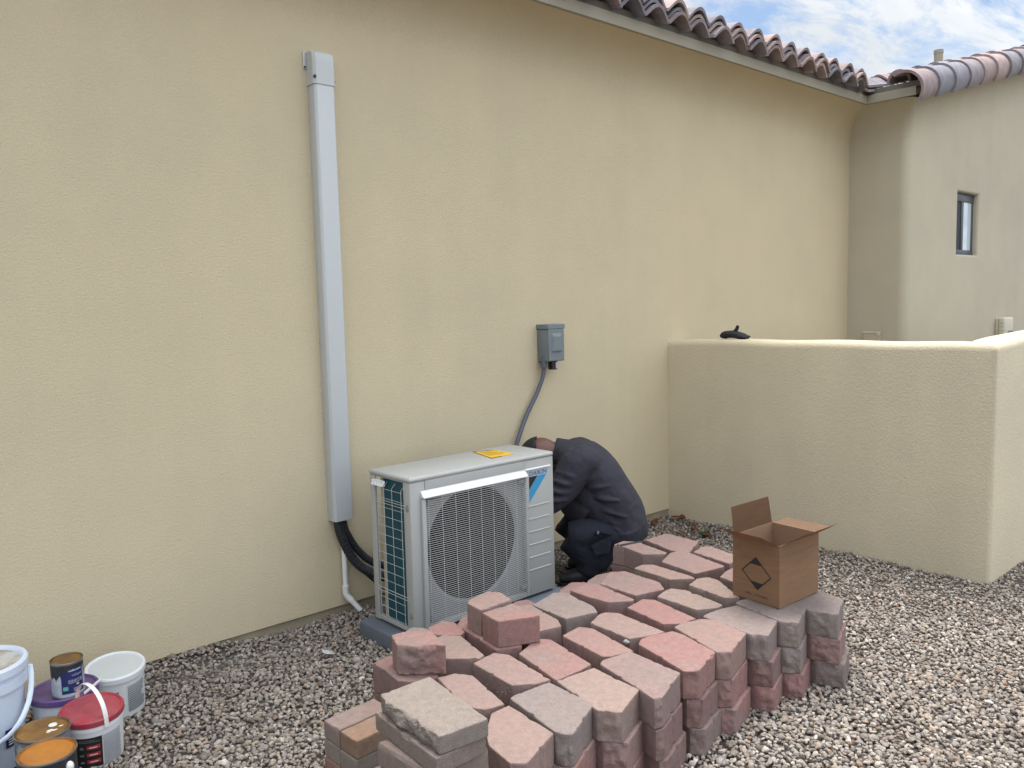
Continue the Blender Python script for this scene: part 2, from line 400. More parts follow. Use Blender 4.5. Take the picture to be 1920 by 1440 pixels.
for k in range(3): bm.faces.new((back[k], grid[0, k], grid[0, k+1], back[k+1]))
bmesh.ops.recalc_face_normals(bm, faces=bm.faces[:])
bm.edges.ensure_lookup_table()
ce = [e for e in bm.edges if all(abs(v.co.x-WX) < 1e-5 and abs(v.co.y-wy) < 1e-5 for v in e.verts)]
bmesh.ops.bevel(bm, geom=ce, offset=.085, segments=6, profile=.5, affect='EDGES')
re_ = [e for e in bm.edges if all(abs(v.co.y-wy) < 1e-5 and wx0-1e-4 < v.co.x < wx1+1e-4 and wz0-1e-4 < v.co.z < wz1+1e-4 for v in e.verts)]
bmesh.ops.bevel(bm, geom=re_, offset=.03, segments=4, profile=.5, affect='EDGES')
wing = obj('wing_wall', bm, STUCCO_W, house, smooth=40)
bm = BM(); rows = []; rc = .085
for a in range(0, 91, 9):
    e = -.001-.266*(1-math.cos(R(a))); d = -.001-.13*(1-math.cos(R(a))); z = 2.925+.277*math.sin(R(a))
    pts = [(WX+e, .1, z)]+[(WX+e+rc-rc*math.cos(R(t)), wy+d+rc-rc*math.sin(R(t)), z) for t in range(0, 91, 15)]
    pts += [(15, wy+d, z+.25*(15-WX-e))]
    rows.append([bm.verts.new(p) for p in pts])
for p, q in zip(rows, rows[1:]):
    for k in range(len(p)-1): bm.faces.new((p[k], p[k+1], q[k+1], q[k]))
obj('wing_cove', bm, STUCCO_W, house, smooth=60)
# window
wf = BM()
fr = .05
y0, y1 = wy+.050, wy+.125
mx = 8.86
for a in ((wx0, wx1, wz0, wz0+fr), (wx0, wx1, wz1-fr-.03, wz1), (wx0, wx0+.03, wz0+fr, wz1-fr-.03), (wx1-fr, wx1, wz0+fr, wz1-fr-.03), (mx-.035, mx+.02, wz0+fr, wz1-fr-.03)):
    box(wf, a[0], a[1], y0 if a[1]-a[0] > .3 else y0+.004, y1, a[2], a[3], .004)
win = obj('window', wf, WINFR, house, smooth=30)
bm = BM(); box(bm, wx0+.03, mx-.035, y0+.012, y0+.02, wz0+fr, wz1-.08); obj('pane', bm, mat('window_screen', (.010, .015, .024), .6), win)
bm = BM(); box(bm, mx+.02, wx1-fr, y0+.008, y0+.016, wz0+fr, wz1-.08); obj('pane', bm, GLASS_SKY, win)
# fascia
bm = BM(); box(bm, -5, 7.187, -.292, -.269, 3.203, 3.272, .002); box(bm, 7.165, 7.188, -.70, -.2925, 3.203, 3.274, .002)
obj('fascia', bm, FASCIA, house)
bm = BM(); prism(bm, [(7.188, 3.26), (15, 3.26+.25*7.8), (15, 3.21+.25*7.8), (7.188, 3.207)], 'y', -.70, wy+.002); obj('soffit', bm, STUCCO_W, house)

# tiled roof
PITCH = .25
TCOL = [(.25, .20, .19), (.28, .215, .195), (.20, .185, .195), (.225, .20, .205), (.31, .245, .22), (.185, .18, .195), (.235, .205, .205)]
TCOL = [(a*1.10, b*1.09, c*1.14) for a, b, c in TCOL]
def tile_strip(bm, lay, org, ea, es, ez, per, length, lift, thick=.020, amp=.038, flip=1, seg=18, colr=None):
    """one S tile: across ea (period per), running up es from org; wave height 2*amp"""
    col = colr or random.choice(TCOL); kk = random.uniform(.88, 1.12); col = tuple(c*kk for c in col)+(1,)
    rows = []
    for (s, dz) in ((0, lift), (length, 0)):
        top, bot = [], []
        for i in range(seg+1):
            t = (i/seg-.5)*per*1.04
            z = amp*(1+math.cos(2*math.pi*t/per))
            z = 2*amp*(abs(math.cos(math.pi*t/per))**1.25)
            p = org + ea*t + es*s + ez*(z+dz)
            top.append(bm.verts.new(p)); bot.append(bm.verts.new(p-ez*thick))
        rows.append((top, bot))
    fs = []
    (t0, b0), (t1, b1) = rows
    for i in range(seg):
        fs += [bm.faces.new((t0[i], t0[i+1], t1[i+1], t1[i])), bm.faces.new((b0[i+1], b0[i], b1[i], b1[i+1])), bm.faces.new((b0[i], b0[i+1], t0[i+1], t0[i]))]
    fs += [bm.faces.new((b0[0], t0[0], t1[0], b1[0])), bm.faces.new((t0[-1], b0[-1], b1[-1], t1[-1]))]
    for f in fs:
        for l in f.loops: l[lay] = col
PER = .2262
X0 = 4.405                                                      # a hump of the main eave stands here
def roof(name, main):
    bm = BM(); lay = bm.loops.layers.float_color.new('Col')
    up = 1/math.sqrt(1+PITCH**2)
    if main: ea, es = Vector((1, 0, 0)), Vector((0, up, PITCH*up))
    else: ea, es = Vector((0, -1, 0)), Vector((up, 0, PITCH*up))
    ez = ea.cross(es)
    cols = [X0+PER*k for k in range(-24, 13)] if main else [.234-PER*k for k in range(0, 16)]
    for c in cols:
        for k in range(11):
            s = .40*k
            if main:
                o_ = Vector((c, -.36, 3.285+.060)); o_ += es*s
                if o_.x-7.12 > o_.y+.29+.05: continue
            else:
                o_ = Vector((7.10, -c, 3.285+.03)); o_ += es*s
                if o_.y+.29 > o_.x-7.12+.1: continue
            j = Vector((random.uniform(-.008, .008), random.uniform(-.012, .012), random.uniform(-.003, .004)))
            tile_strip(bm, lay, o_+j, ea, es, ez, PER, .45, .022)
            if k == 0:                                          # stacked booster tiles at the eave
                for q, (d, l) in enumerate(((-.032, .2), (-.062, .16)) if main else ((-.024, .2),)):
                    jj = Vector((random.uniform(-.022, .022) if main else random.uniform(-.02, .02), random.uniform(-.02, .02) if main else random.uniform(-.012, .012), random.uniform(-.003, .003)))
                    tile_strip(bm, lay, o_+jj+Vector((0, 0, d))-es*(.006*q+.004), ea, es, ez, PER, l, .012)
    return obj(name, bm, TILE, house, smooth=50)
roof('roof', True); roof('wing_roof', False)
# deck under the tiles
bm = BM(); prism(bm, [(-.268, 3.274), (4.5, 3.274+4.77*PITCH), (4.5, 3.25+4.77*PITCH), (-.268, 3.262)], 'x', -5, 7.16); obj('roof_deck', bm, FASCIA, house)
bm = BM(); prism(bm, [(7.19, 3.27), (15, 3.27+7.81*PITCH), (15, 3.262+7.81*PITCH), (7.19, 3.262)], 'y', -.69, 4.5); obj('roof_deck', bm, FASCIA, house)
# rake: big barrel tiles lapped up the gable edge, a second row of caps beside them
bm = BM(); lay = bm.loops.layers.float_color.new('Col')
def barrel(x, y, z, rad, length, a0, a1, thick=.016, rr=1.10):
    kk = random.uniform(.95, 1.2); col = tuple(c*kk for c in random.choice(TCOL))+(1,)
    es = Vector((1, 0, PITCH)).normalized(); ey = Vector((0, 1, 0)); ez = es.cross(ey).normalized()
    if ez.z < 0: ez = -ez
    n = 14; rows = []
    for s, r in ((0, rad*rr), (length, rad*.93)):
        o_, i_ = [], []
        for k in range(n+1):
            a = R(a0+(a1-a0)*k/n)
            d = ey*math.cos(a)+ez*math.sin(a)
            o_.append(bm.verts.new(Vector((x, y, z))+es*s+d*r)); i_.append(bm.verts.new(Vector((x, y, z))+es*s+d*(r-thick)))
        rows.append((o_, i_))
    (o0, i0), (o1, i1) = rows; fs = []
    for k in range(n):
        fs += [bm.faces.new((o0[k], o0[k+1], o1[k+1], o1[k])), bm.faces.new((i0[k+1], i0[k], i1[k], i1[k+1])), bm.faces.new((i0[k], i0[k+1], o0[k+1], o0[k])), bm.faces.new((o1[k], o1[k+1], i1[k+1], i1[k]))]
    fs += [bm.faces.new((i0[0], o0[0], o1[0], i1[0])), bm.faces.new((o0[-1], i0[-1], i1[-1], o1[-1]))]
    for f in fs:
        for l in f.loops: l[lay] = col
for k in range(22):
    x = 7.09+.345*k; z = 3.262+PITCH*(x-7.09)
    barrel(x, -.630+random.uniform(-.006, .006), z-.022, .145, .46, 60, 226, .022)
    barrel(x+.15, -.535+random.uniform(-.010, .010), z+.088+random.uniform(-.006, .008), .092, .34, -5, 190, .022)
obj('rake_tiles', bm, TILE, house, smooth=50)
# mortar closing the tile ends above the fascia; roof vent pipe
bm = BM(); box(bm, -5, 7.24, -.285, -.255, 3.2725, 3.315, .002); box(bm, 7.192, 7.225, -.74, -.286, 3.2745, 3.325, .002)
obj('eave_mortar', bm, FLASH, house)
vp = BM(); tube(vp, [(9.0, -.163, 3.6), (9.0, -.163, 4.0)], .042, 20); tube(vp, [(9.0, -.163, 3.985), (9.0, -.163, 4.018)], .046, 20)
obj('vent_pipe', vp, FASCIA, house, smooth=40)

# ------------------------------------------------------------------ garden wall
bm = BM(); t = .11
def prof_pts(h):
    r = .044
    pts = [(-t, -.1), (-t, h-r)] + [(-t+r-r*math.cos(R(a)), h-r+r*math.sin(R(a))) for a in (22, 45, 68, 90)]
    return pts + [(-p[0], p[1]) for p in pts[::-1]]
secs = []
yy = list(np.linspace(.012, -1.9, 22))
for y in yy:
    h = 1.281-.003*y+.003*math.sin(y*9)-(.012 if y > -.03 else .004 if y > -.1 else 0)
    secs.append([(4.857+s+.003*math.sin(y*5+z*4), y, z) for s, z in prof_pts(h)])
secs.append([(4.857+s, -2.022+s, z) for s, z in prof_pts(1.287)])
for x in np.linspace(5.0, 9.5, 46):
    d = x-4.86; h = 1.287+.010*min(d, .3)/.3+.025*d if d < 1.6 else 1.287+.01+.025*1.6
    secs.append([(x, -2.022+s, z) for s, z in prof_pts(h)])
rings = [[bm.verts.new(p) for p in sc] for sc in secs]
for A, B in zip(rings, rings[1:]):
    for k in range(len(A)-1): bm.faces.new((A[k], A[k+1], B[k+1], B[k]))
bm.faces.new(rings[0]); bm.faces.new(rings[-1])
ed = [e for e in bm.edges if all(abs(v.co.x-4.747) < .002 and abs(v.co.y+2.132) < .002 for v in e.verts)]
bmesh.ops.recalc_face_normals(bm, faces=bm.faces[:])
bmesh.ops.bevel(bm, geom=ed, offset=.025, segments=4, profile=.5, affect='EDGES')
gw = obj('garden_wall', bm, STUCCO_G, smooth=40)
tag(gw, 'low beige stucco garden wall with rounded pale top, turning a corner at right', 'wall')

# ------------------------------------------------------------------ outdoor unit on its pad
bm = BM(); box(bm, 1.955, 2.945, -.75, -.305, -.02, .076, .012, 3)
tag(obj('equipment_pad', bm, PAD, smooth=40), 'blue grey composite pad lying under the outdoor air conditioner', 'pad')
ac = thing('air_conditioner', 'grey outdoor air conditioner unit with wire fan grille, standing by the stucco wall', 'air conditioner', (2.012, -.686, .077)); ac.scale = (.984, 1, 1)
W_, D_, H_ = .90, .325, .728                                    # local: x 0..W_, y 0..D_, z 0..H_
bm = BM()
cxf, czf, rf = .380, .357, .282                                   # fan opening
box(bm, 0, .085, 0, .055, .012, .705, .006)                     # front left post
box(bm, .70, W_, 0, D_, .012, .705, .006)                       # right front corner with service side
box(bm, .0849, .7001, .002, .03, .012, .036, .002)              # sill under the grille
box(bm, .0852, .6998, .0, .03, .628, .705, .0004)              # head above the grille
box(bm, 0, .012, D_-.042, D_, .012, .705, .004)                 # rear left post
box(bm, .012, .70, D_-.012, D_, .012, .06, .002)
box(bm, .004, .012, .05, D_-.04, .014, .036, .002); box(bm, .004, .012, .05, D_-.04, .70, .706, .001)
for k in range(4): box(bm, .10+.2*k, .16+.2*k, .03, D_-.03, 0, .014, .002)
obj('casing', bm, ACPAINT, ac, smooth=35)
bm = BM(); box(bm, -.004, W_+.004, -.004, D_+.004, .703, H_, .012, 3); obj('top_panel', bm, ACPAINT, ac, smooth=35)
# shroud plate with round opening behind the grille
bm = BM(); n = 64
rect = []
for k in range(n):
    a = 2*math.pi*k/n; dx, dz = math.cos(a), math.sin(a)
    tt = min(((.70-cxf) if dx > 0 else (cxf-.085))/max(abs(dx), 1e-6), ((.64-czf) if dz > 0 else (czf-.03))/max(abs(dz), 1e-6))
    rect.append((cxf+dx*tt, czf+dz*tt))
ro = [bm.verts.new((x, .022, z)) for x, z in rect]
r1 = [bm.verts.new((cxf+(rf-.0)*math.cos(2*math.pi*k/n), .022, czf+rf*math.sin(2*math.pi*k/n))) for k in range(n)]
r2 = [bm.verts.new((cxf+(rf-.012)*math.cos(2*math.pi*k/n), .034, czf+(rf-.012)*math.sin(2*math.pi*k/n))) for k in range(n)]
r3 = [bm.verts.new((cxf+(rf-.012)*math.cos(2*math.pi*k/n), .11, czf+(rf-.012)*math.sin(2*math.pi*k/n))) for k in range(n)]
for q, (A, B) in enumerate(((ro, r1), (r1, r2), (r2, r3))):
    for k in range(n): bm.faces.new((A[k], A[(k+1) % n], B[(k+1) % n], B[k])).material_index = int(q == 2)  # throat takes the near-black blade colour: shade of the opening put into colour
obj('fan_shroud', bm, [ACSHROUD, FANBL], ac, smooth=30)
bm = BM()
for k in range(3):
    a0 = 2*math.pi*k/3+.5; rows = []
    for i in range(9):
        r = .05+(rf-.07)*i/8; row = []
        for j in range(7):
            a = a0+(j/6-.5)*(1.5-.25*i/8)+.35*i/8
            row.append(bm.verts.new((cxf+r*math.cos(a), .105+.045*(j/6-.5)*2*-.9, czf+r*math.sin(a))))
        rows.append(row)
    for i in range(8):
        for j in range(6): bm.faces.new((rows[i][j], rows[i][j+1], rows[i+1][j+1], rows[i+1][j]))
bmesh.ops.solidify(bm, geom=bm.faces[:], thickness=.004)
tube(bm, [(cxf, .06, czf), (cxf, .13, czf)], .06, 24)
obj('fan', bm, FANBL, ac, smooth=35)
bm = BM(); box(bm, .125, .695, .16, .30, .02, .70); obj('cavity_shade_box', bm, DARKM, ac)  # near-black box added to stand for the shade inside the fan cavity
bm = BM(); box(bm, .012, .045, .040, .228, .036, .700); box(bm, .05, .69, D_-.04, D_-.015, .036, .70); obj('coil', bm, COIL, ac)
bm = BM(); box(bm, .012, .03, .231, .252, .036, .70, .002); obj('coil_end_plate', bm, mat('tan_plate', (.34, .30, .24), .6), ac)
# front wire grille
bm = BM(); gx0, gx1, gz0, gz1 = .078, .706, .03, .625
yb = lambda x: -.020-.008*math.sin(math.pi*(x-gx0)/(gx1-gx0))
nw = 62
for k in range(nw):
    z = gz0+(gz1-gz0)*k/(nw-1)
    pts = [(gx0, .004, z), (gx0+.006, -.016, z)]+[(gx0+.006+(gx1-gx0-.012)*i/6, yb(gx0+.006+(gx1-gx0-.012)*i/6), z) for i in range(1, 6)]+[(gx1-.006, -.016, z), (gx1, .004, z)]
    tube(bm, pts, .00105, 5)
for k in range(9):
    x = gx0+.01+(gx1-gx0-.02)*k/8
    pts = [(x, .004, gz0-.008), (x, yb(x)+.0028, gz0)]+[(x, yb(x)+.0028, gz0+(gz1-gz0)*i/4) for i in range(1, 5)]+[(x, .004, gz1+.008)]
    tube(bm, pts, .0007, 5)
obj('fan_grille', bm, WIRE, ac, smooth=60)
for (x, z) in ((.095, .59), (.655, .60), (.10, .055), (.655, .06)):
    bm = BM(); box(bm, x, x+.05, -.004, .006, z, z+.022, .002); obj('grille_clip', bm, ACSHROUD, ac)
# pale hood above the grille and thin lip over the emblem
bm = BM(); prism(bm, [(.001, .662), (-.004, .658), (-.026, .635), (-.026, .630), (.001, .630)], 'x', .058, .700, .002)
prism(bm, [(.001, .664), (-.008, .660), (-.008, .656), (.001, .654)], 'x', .7005, .876, .001)
obj('hood', bm, ACWHITE, ac, smooth=30)
bm = BM(); box(bm, .055, .0775, -.016, .001, .02, .626, .003); obj('grille_side_frame', bm, ACPAINT, ac, smooth=30)
# emblem, lettering, raised ribs
bm = BM(); co, fc = text_pts('DAIKIN', .128, shear=.18, offset=.018, h=.0215)
add_flat(bm, co, fc, lambda u, v: (.726+u, -.0012, .6245+v), 0); lg = obj('lettering', bm, BLUEINK, ac)
bm = BM()
def poly(bm, pts, y, mi=0): bm.faces.new([bm.verts.new((x, y, z)) for x, z in pts]).material_index = mi
poly(bm, [(.727, .620), (.786, .620), (.727, .556)], -.0014, 1)
poly(bm, [(.789, .620), (.850, .620), (.727, .491), (.727, .552)], -.0014, 0)
obj('emblem', bm, [CYAN, BLACKINK], ac)
bm = BM()
for k in range(6):
    z = .470-.0655*k
    prism(bm, [(.001, z+.005), (-.0045, z+.0015), (-.0045, z-.001), (.001, z-.003)], 'x', .716, .868, .0006)
obj('front_ribs', bm, ACPAINT, ac, smooth=30)
# side guard wires
bm = BM()
for k in range(15):
    z = .05+.043*k
    tube(bm, [(-.004, .058, z), (-.004, .262, z)], .0010, 5)
for z in (.165, .178, .585, .598): tube(bm, [(.003, .030, z), (-.004, .045, z), (-.004, .268, z), (.003, .298, z)], .0011, 5)
for y in (.062, .135, .20, .255): tube(bm, [(.006, y-.012, .685), (-.0055, y, .662), (-.0055, y, .06), (.004, y, .035)], .0012, 5)
obj('side_guard', bm, WIRE, ac, smooth=60)
bm = BM(); prism(bm, [(-.004, .690), (-.022, .668), (-.022, .664), (-.004, .664)], 'y', .19, .285, .001)
for k in range(5): box(bm, -.0205, -.004, .195+.02*k, .198+.02*k, .667, .69)
obj('sensor_cover', bm, ACWHITE, ac)
for z in (.59, .10):
    bm = BM(); ball(bm, (-.001, .022, z), .011, (.35, 1, 1.6), n=14); obj('screw_recess', bm, ACSHROUD, ac, smooth=60)
bm = BM(); za = H_+.0012
pp = [(.612, .306), (.722, .248), (.717, .09), (.554, .081)]
bm.faces.new([bm.verts.new((x, y, za)) for x, y in pp]).material_index = 0
def lerp(u, v):
    a, b_, c_, d_ = [Vector(p) for p in (pp[3], pp[2], pp[1], pp[0])]
    return (a*(1-u)+b_*u)*(1-v)+(d_*(1-u)+c_*u)*v
for v0, v1, u0, u1, mi in ((.0, .04, .0, .45, 1), (.0, .97, .0, .03, 1), (.94, .99, .05, .9, 1), (.3, .34, .15, .8, 2), (.42, .46, .15, .9, 2), (.54, .58, .15, .7, 2), (.66, .7, .2, .85, 2), (.78, .82, .2, .6, 2)):
    bm.faces.new([bm.verts.new((*lerp(u, v), za+.0006)) for u, v in ((u0, v0), (u1, v0), (u1, v1), (u0, v1))]).material_index = mi
obj('warning_sticker', bm, [YELLOW, BLACKINK, mat('ink_orange', (.45, .22, .01), .5)], ac)

# ------------------------------------------------------------------ line set cover, hoses, drain, disconnect
lc = thing('line_set_cover', 'tall pale grey plastic line cover running up the stucco wall', 'pipe cover', (2.036, 0, .5))
lc.rotation_euler = (0, 0, 0)
bm = BM()
chan = [(-.054, -.0), (-.054, -.060), (-.044, -.072), (.043, -.072), (.053, -.062), (.053, 0)]
prism(bm, chan, 'z', 0.0, 2.115, .0015); obj('channel', bm, PVC, lc, smooth=25)
bm = BM()
cap = [(-.058, 0), (-.058, -.062), (-.047, -.0755), (.046, -.0755), (.057, -.064), (.057, 0)]
sec = []
for z, k in ((2.1155, 1), (2.18, 1), (2.181, 1.0), (2.225, 1), (2.248, .96), (2.262, .86), (2.268, .70), (2.270, .4), (2.270, .0)):
    sec.append([bm.verts.new((x, y*k-(0 if k else .0), z)) for x, y in cap])
for A, B in zip(sec, sec[1:]):
    for i in range(len(A)): bm.faces.new((A[i], A[(i+1) % 6], B[(i+1) % 6], B[i]))
bm.faces.new(sec[0][::-1])
box(bm, -.076, -.0585, -.006, 0, 2.19, 2.272, .004)
ce_ = obj('end_cap', bm, PVC, lc, smooth=35)
for a_, b_, r_ in (((-.068, -.005, 2.20), (-.068, -.009, 2.20), .005), ((-.0505, -.068, 2.147), (-.0545, -.0735, 2.147), .008), ((.056, -.06, 2.14), (.060, -.062, 2.14), .005)):
    bm = BM(); tube(bm, [a_, b_], r_, 10); obj('screw', bm, BLACKPL, lc)
def hose(name, pts, r, label, ribs=True, m=HOSE, cat='hose', group=None):
    bm = BM(); P_ = smoothpath(pts, 22)
    tube(bm, P_, [r*(1+(.055*math.sin(i*1.9) if ribs else 0)) for i in range(len(P_))], 14)
    return tag(obj(name, bm, m, smooth=80), label, cat, group)
hose('insulated_hose', [(2.010, -.040, .56), (2.014, -.040, .50), (2.030, -.045, .41), (2.080, -.065, .29), (2.15, -.11, .215), (2.27, -.20, .165), (2.36, -.32, .17)], .023, 'black foam insulated hose curving lowest from the line cover behind the unit', group='hoses under the line cover')
hose('insulated_hose', [(2.044, -.032, .56), (2.045, -.033, .50), (2.062, -.035, .43), (2.115, -.045, .33), (2.19, -.08, .25), (2.30, -.16, .215), (2.37, -.32, .22)], .019, 'black foam insulated hose above the lower one, nearest the wall', group='hoses under the line cover')
hose('control_cable', [(2.03, -.05, .36), (2.10, -.06, .25), (2.16, -.08, .18), (2.24, -.12, .10), (2.34, -.3, .08)], .006, 'thin black cable hanging below the foam hoses behind the unit', ribs=False, cat='cable')
dp = thing('drain_pipe', 'white plastic drain pipe ending in a slanted elbow below the line cover', 'pipe', (2.045, -.035, .03))
bm = BM(); tube(bm, [(-.01, .008, .46), (0, 0, .33), (0, 0, .10)], .0135, 16); obj('pipe', bm, PVCW, dp, smooth=50)
bm = BM(); P_ = smoothpath([(0, 0, .125), (0, 0, .085), (.010, -.008, .062), (.022, -.018, .045)], 6)
tube(bm, P_, .0165, 16); tube(bm, [(0, 0, .127), (0, 0, .112)], .0178, 16); obj('elbow', bm, PVCW, dp, smooth=50)
bm = BM(); a, b_ = Vector((.018, -.014, .050)), Vector((.054, -.045, -.006))
tube(bm, [a, b_], .0135, 16, cap=False); tube(bm, [a, b_], .011, 16, cap=False); obj('spout', bm, PVCW, dp, smooth=50)

db = thing('disconnect_box', 'grey metal electrical disconnect box mounted on the stucco wall', 'electrical box', (3.455, 0, 1.205))
bm = BM(); box(bm, 0, .140, -.092, 0, 0, .195, .004); obj('body', bm, GREYMET, db, smooth=30)
bm = BM(); box(bm, -.005, .145, -.100, 0, .196, .226, .004); box(bm, .003, .137, -.0985, -.0925, .004, .1955, .003)
# raised pull panel
a = [(.026, .060), (.114, .060), (.114, .170), (.026, .170)]; c_ = [(.034, .064), (.106, .064), (.098, .150), (.042, .150)]
va = [bm.verts.new((x, -.0986, z)) for x, z in a]; vb = [bm.verts.new((x, -.110, z)) for x, z in c_]
for k in range(4): bm.faces.new((va[k], va[(k+1) % 4], vb[(k+1) % 4], vb[k]))
bm.faces.new(vb); obj('cover', bm, GREYMET, db, smooth=20)
bm = BM(); box(bm, .045, .092, -.085, -.045, -.052, -.001, .005); obj('lock', bm, BLACKPL, db)
bm = BM(); box(bm, .073, .088, -.0862, -.0852, -.046, -.006); obj('lock_label', bm, mat('label_pink', (.45, .35, .42), .4), db)
cd = thing('electrical_conduit', 'dark grey flexible conduit running from the disconnect box down behind the unit', 'conduit', (3.46, -.05, 1.19))
bm = BM(); base = Vector((3.46, -.05, 1.19))
P_ = smoothpath([Vector(p)-base for p in ((3.463, -.05, 1.19), (3.457, -.045, 1.12), (3.415, -.035, 1.02), (3.325, -.03, .885), (3.255, -.035, .765), (3.225, -.04, .70), (3.19, -.06, .58), (3.1, -.15, .45), (2.95, -.28, .40))], 10)
tube(bm, P_, .0135, 14); obj('tube', bm, CONDUIT, cd, smooth=60)
bm = BM(); tube(bm, [(0, 0, -.02), (0, 0, .012)], .019, 8); tube(bm, smoothpath([(0, 0, .012), (.002, 0, .035), (.012, -.004, .05), (.03, -.008, .056)], 5), .014, 12); obj('connector', bm, CONDUIT, cd, smooth=40)

# ------------------------------------------------------------------ small things on walls
ic = thing('irrigation_controller', 'beige control box with small grey screen on the wing wall', 'controller', (9.66, -.538, 1.05))
bm = BM(); box(bm, .03, .20, -.03, 0, 0, .235, .01); obj('back_housing', bm, BEIGEPL, ic, smooth=40)
bm = BM(); box(bm, .02, .29, -.10, -.028, -.01, .245, .022, 4)
for k in range(5): box(bm, .017, .03, -.09, -.045, .03+.038*k, .05+.038*k, .004)
obj('front_cover', bm, BEIGEPL, ic, smooth=40)
bm = BM(); box(bm, .12, .265, -.1022, -.0995, .05, .10, .004); obj('screen', bm, INKGREY, ic)
jb = thing('wall_junction_box', 'beige junction box on the shaded wing wall above the garden wall', 'junction box', (WX, -.17, 1.02))
bm = BM(); box(bm, -.035, 0, -.15, .0, 0, .205, .004); obj('body', bm, STUCCO_W, jb)
bm = BM(); box(bm, -.04, -.0355, -.125, .003, .198, .214, .002); box(bm, -.04, -.0355, -.158, -.1255, .178, .214, .003); obj('lid_rim', bm, BEIGEPL, jb)
gl = BM()
tube(gl, smoothpath([(4.85, -.395, 1.303), (4.85, -.43, 1.316), (4.855, -.50, 1.317), (4.86, -.585, 1.295)], 6), [(.05, .022)]*3+[(.055, .030)]*10+[(.05, .028)]*5+[(.03, .010)], 14, ref=(1, 0, 0))
tube(gl, smoothpath([(4.85, -.485, 1.32), (4.85, -.515, 1.355), (4.85, -.528, 1.388)], 5), [.022, .021, .02, .018, .016, .015, .014, .014, .013, .013, .009], 12)
for k in range(4): tube(gl, smoothpath([(4.815+.025*k, -.565, 1.303), (4.812+.026*k, -.60, 1.297), (4.81+.027*k, -.622+.01*abs(k-1.5), 1.292)], 4), [.012]*7+[.010, .006], 10)
for v in gl.verts: v.co = Vector((4.855, -.395, 1.283))+(v.co-Vector((4.855, -.395, 1.283)))*.86+Vector((0, 0, .004))
g_ = obj('work_glove', gl, mat('glove_black', (.012, .014, .022), .8, bump=.4, bscale=80), smooth=70)
tag(g_, 'black work glove lying on top of the low garden wall', 'glove')

# ------------------------------------------------------------------ bits on the gravel
def flake(name, x, y, z, s, m, label, cat, group=None, seed=0):
    r = random.Random(seed); b = BM(); n = 9
    ring = [b.verts.new((s*math.cos(6.283*k/n)*r.uniform(.75, 1.2), .5*s*math.sin(6.283*k/n)*r.uniform(.75, 1.2), .12*s*r.uniform(-1, 1))) for k in range(n)]
    c = b.verts.new((0, 0, .15*s))
    for k in range(n): b.faces.new((c, ring[k], ring[(k+1) % n]))
    bmesh.ops.solidify(b, geom=b.faces[:], thickness=.0012)
    o = obj(name, b, m, smooth=60); o.location = (x, y, z); o.rotation_euler = (r.uniform(-.3, .3), r.uniform(-.3, .3), r.uniform(0, 6)); return tag(o, label, cat, group)
flake('paper_scrap', 1.723, -.422, .022, .036, mat('scrap_white', (.75, .77, .80), .5), 'small white paper scrap on the gravel left of the pad', 'scrap', seed=3)
flake('paper_scrap', 3.30, -2.60, .016, .020, mat('scrap_pale', (.62, .62, .62), .6), 'thin white scrap on the open gravel near the right edge', 'scrap', seed=8)
flake('paper_scrap', 2.42, -2.49, .016, .022, mat('scrap_grey', (.55, .55, .54), .6), 'pale scrap on the gravel at the bottom right of the block stack', 'scrap', seed=9)
for i, (x, y) in enumerate(((4.42, -.075), (4.47, -.09), (4.50, -.075), (4.44, -.11), (4.67, -.12), (4.70, -.16), (4.64, -.18), (4.56, -.36), (4.50, -.42), (4.60, -.30), (4.44, -.55), (4.38, -.40))):
    flake('dry_leaf', x, y, .022, .038, LEAF, 'dry brown leaf on the gravel where the house meets the garden wall', 'leaf', 'dry leaves in the wall corner', seed=20+i)
b = BM(); r = random.Random(5)
for k in range(46):
    a = r.uniform(0, 6.28); l = r.uniform(.03, .075); h = r.uniform(.03, .08)
    p0 = Vector((.02*math.cos(a), .02*math.sin(a), -.005)); p2 = Vector((l*math.cos(a), l*math.sin(a), h)); p1 = (p0+p2)/2+Vector((0, 0, .02))
    sd = Vector((-math.sin(a), math.cos(a), 0))*.006
    q = [b.verts.new(p) for p in (p0-sd*.5, p0+sd*.5, p1+sd, p1-sd, p2)]
    b.faces.new((q[0], q[1], q[2], q[3])); b.faces.new((q[3], q[2], q[4]))
w = obj('weed_plant', b, GREEN); w.location = (4.45, -.52, -.005); w.scale = (.75, .75, .7); tag(w, 'small dark green weed growing in the gravel by the garden wall', 'plant')

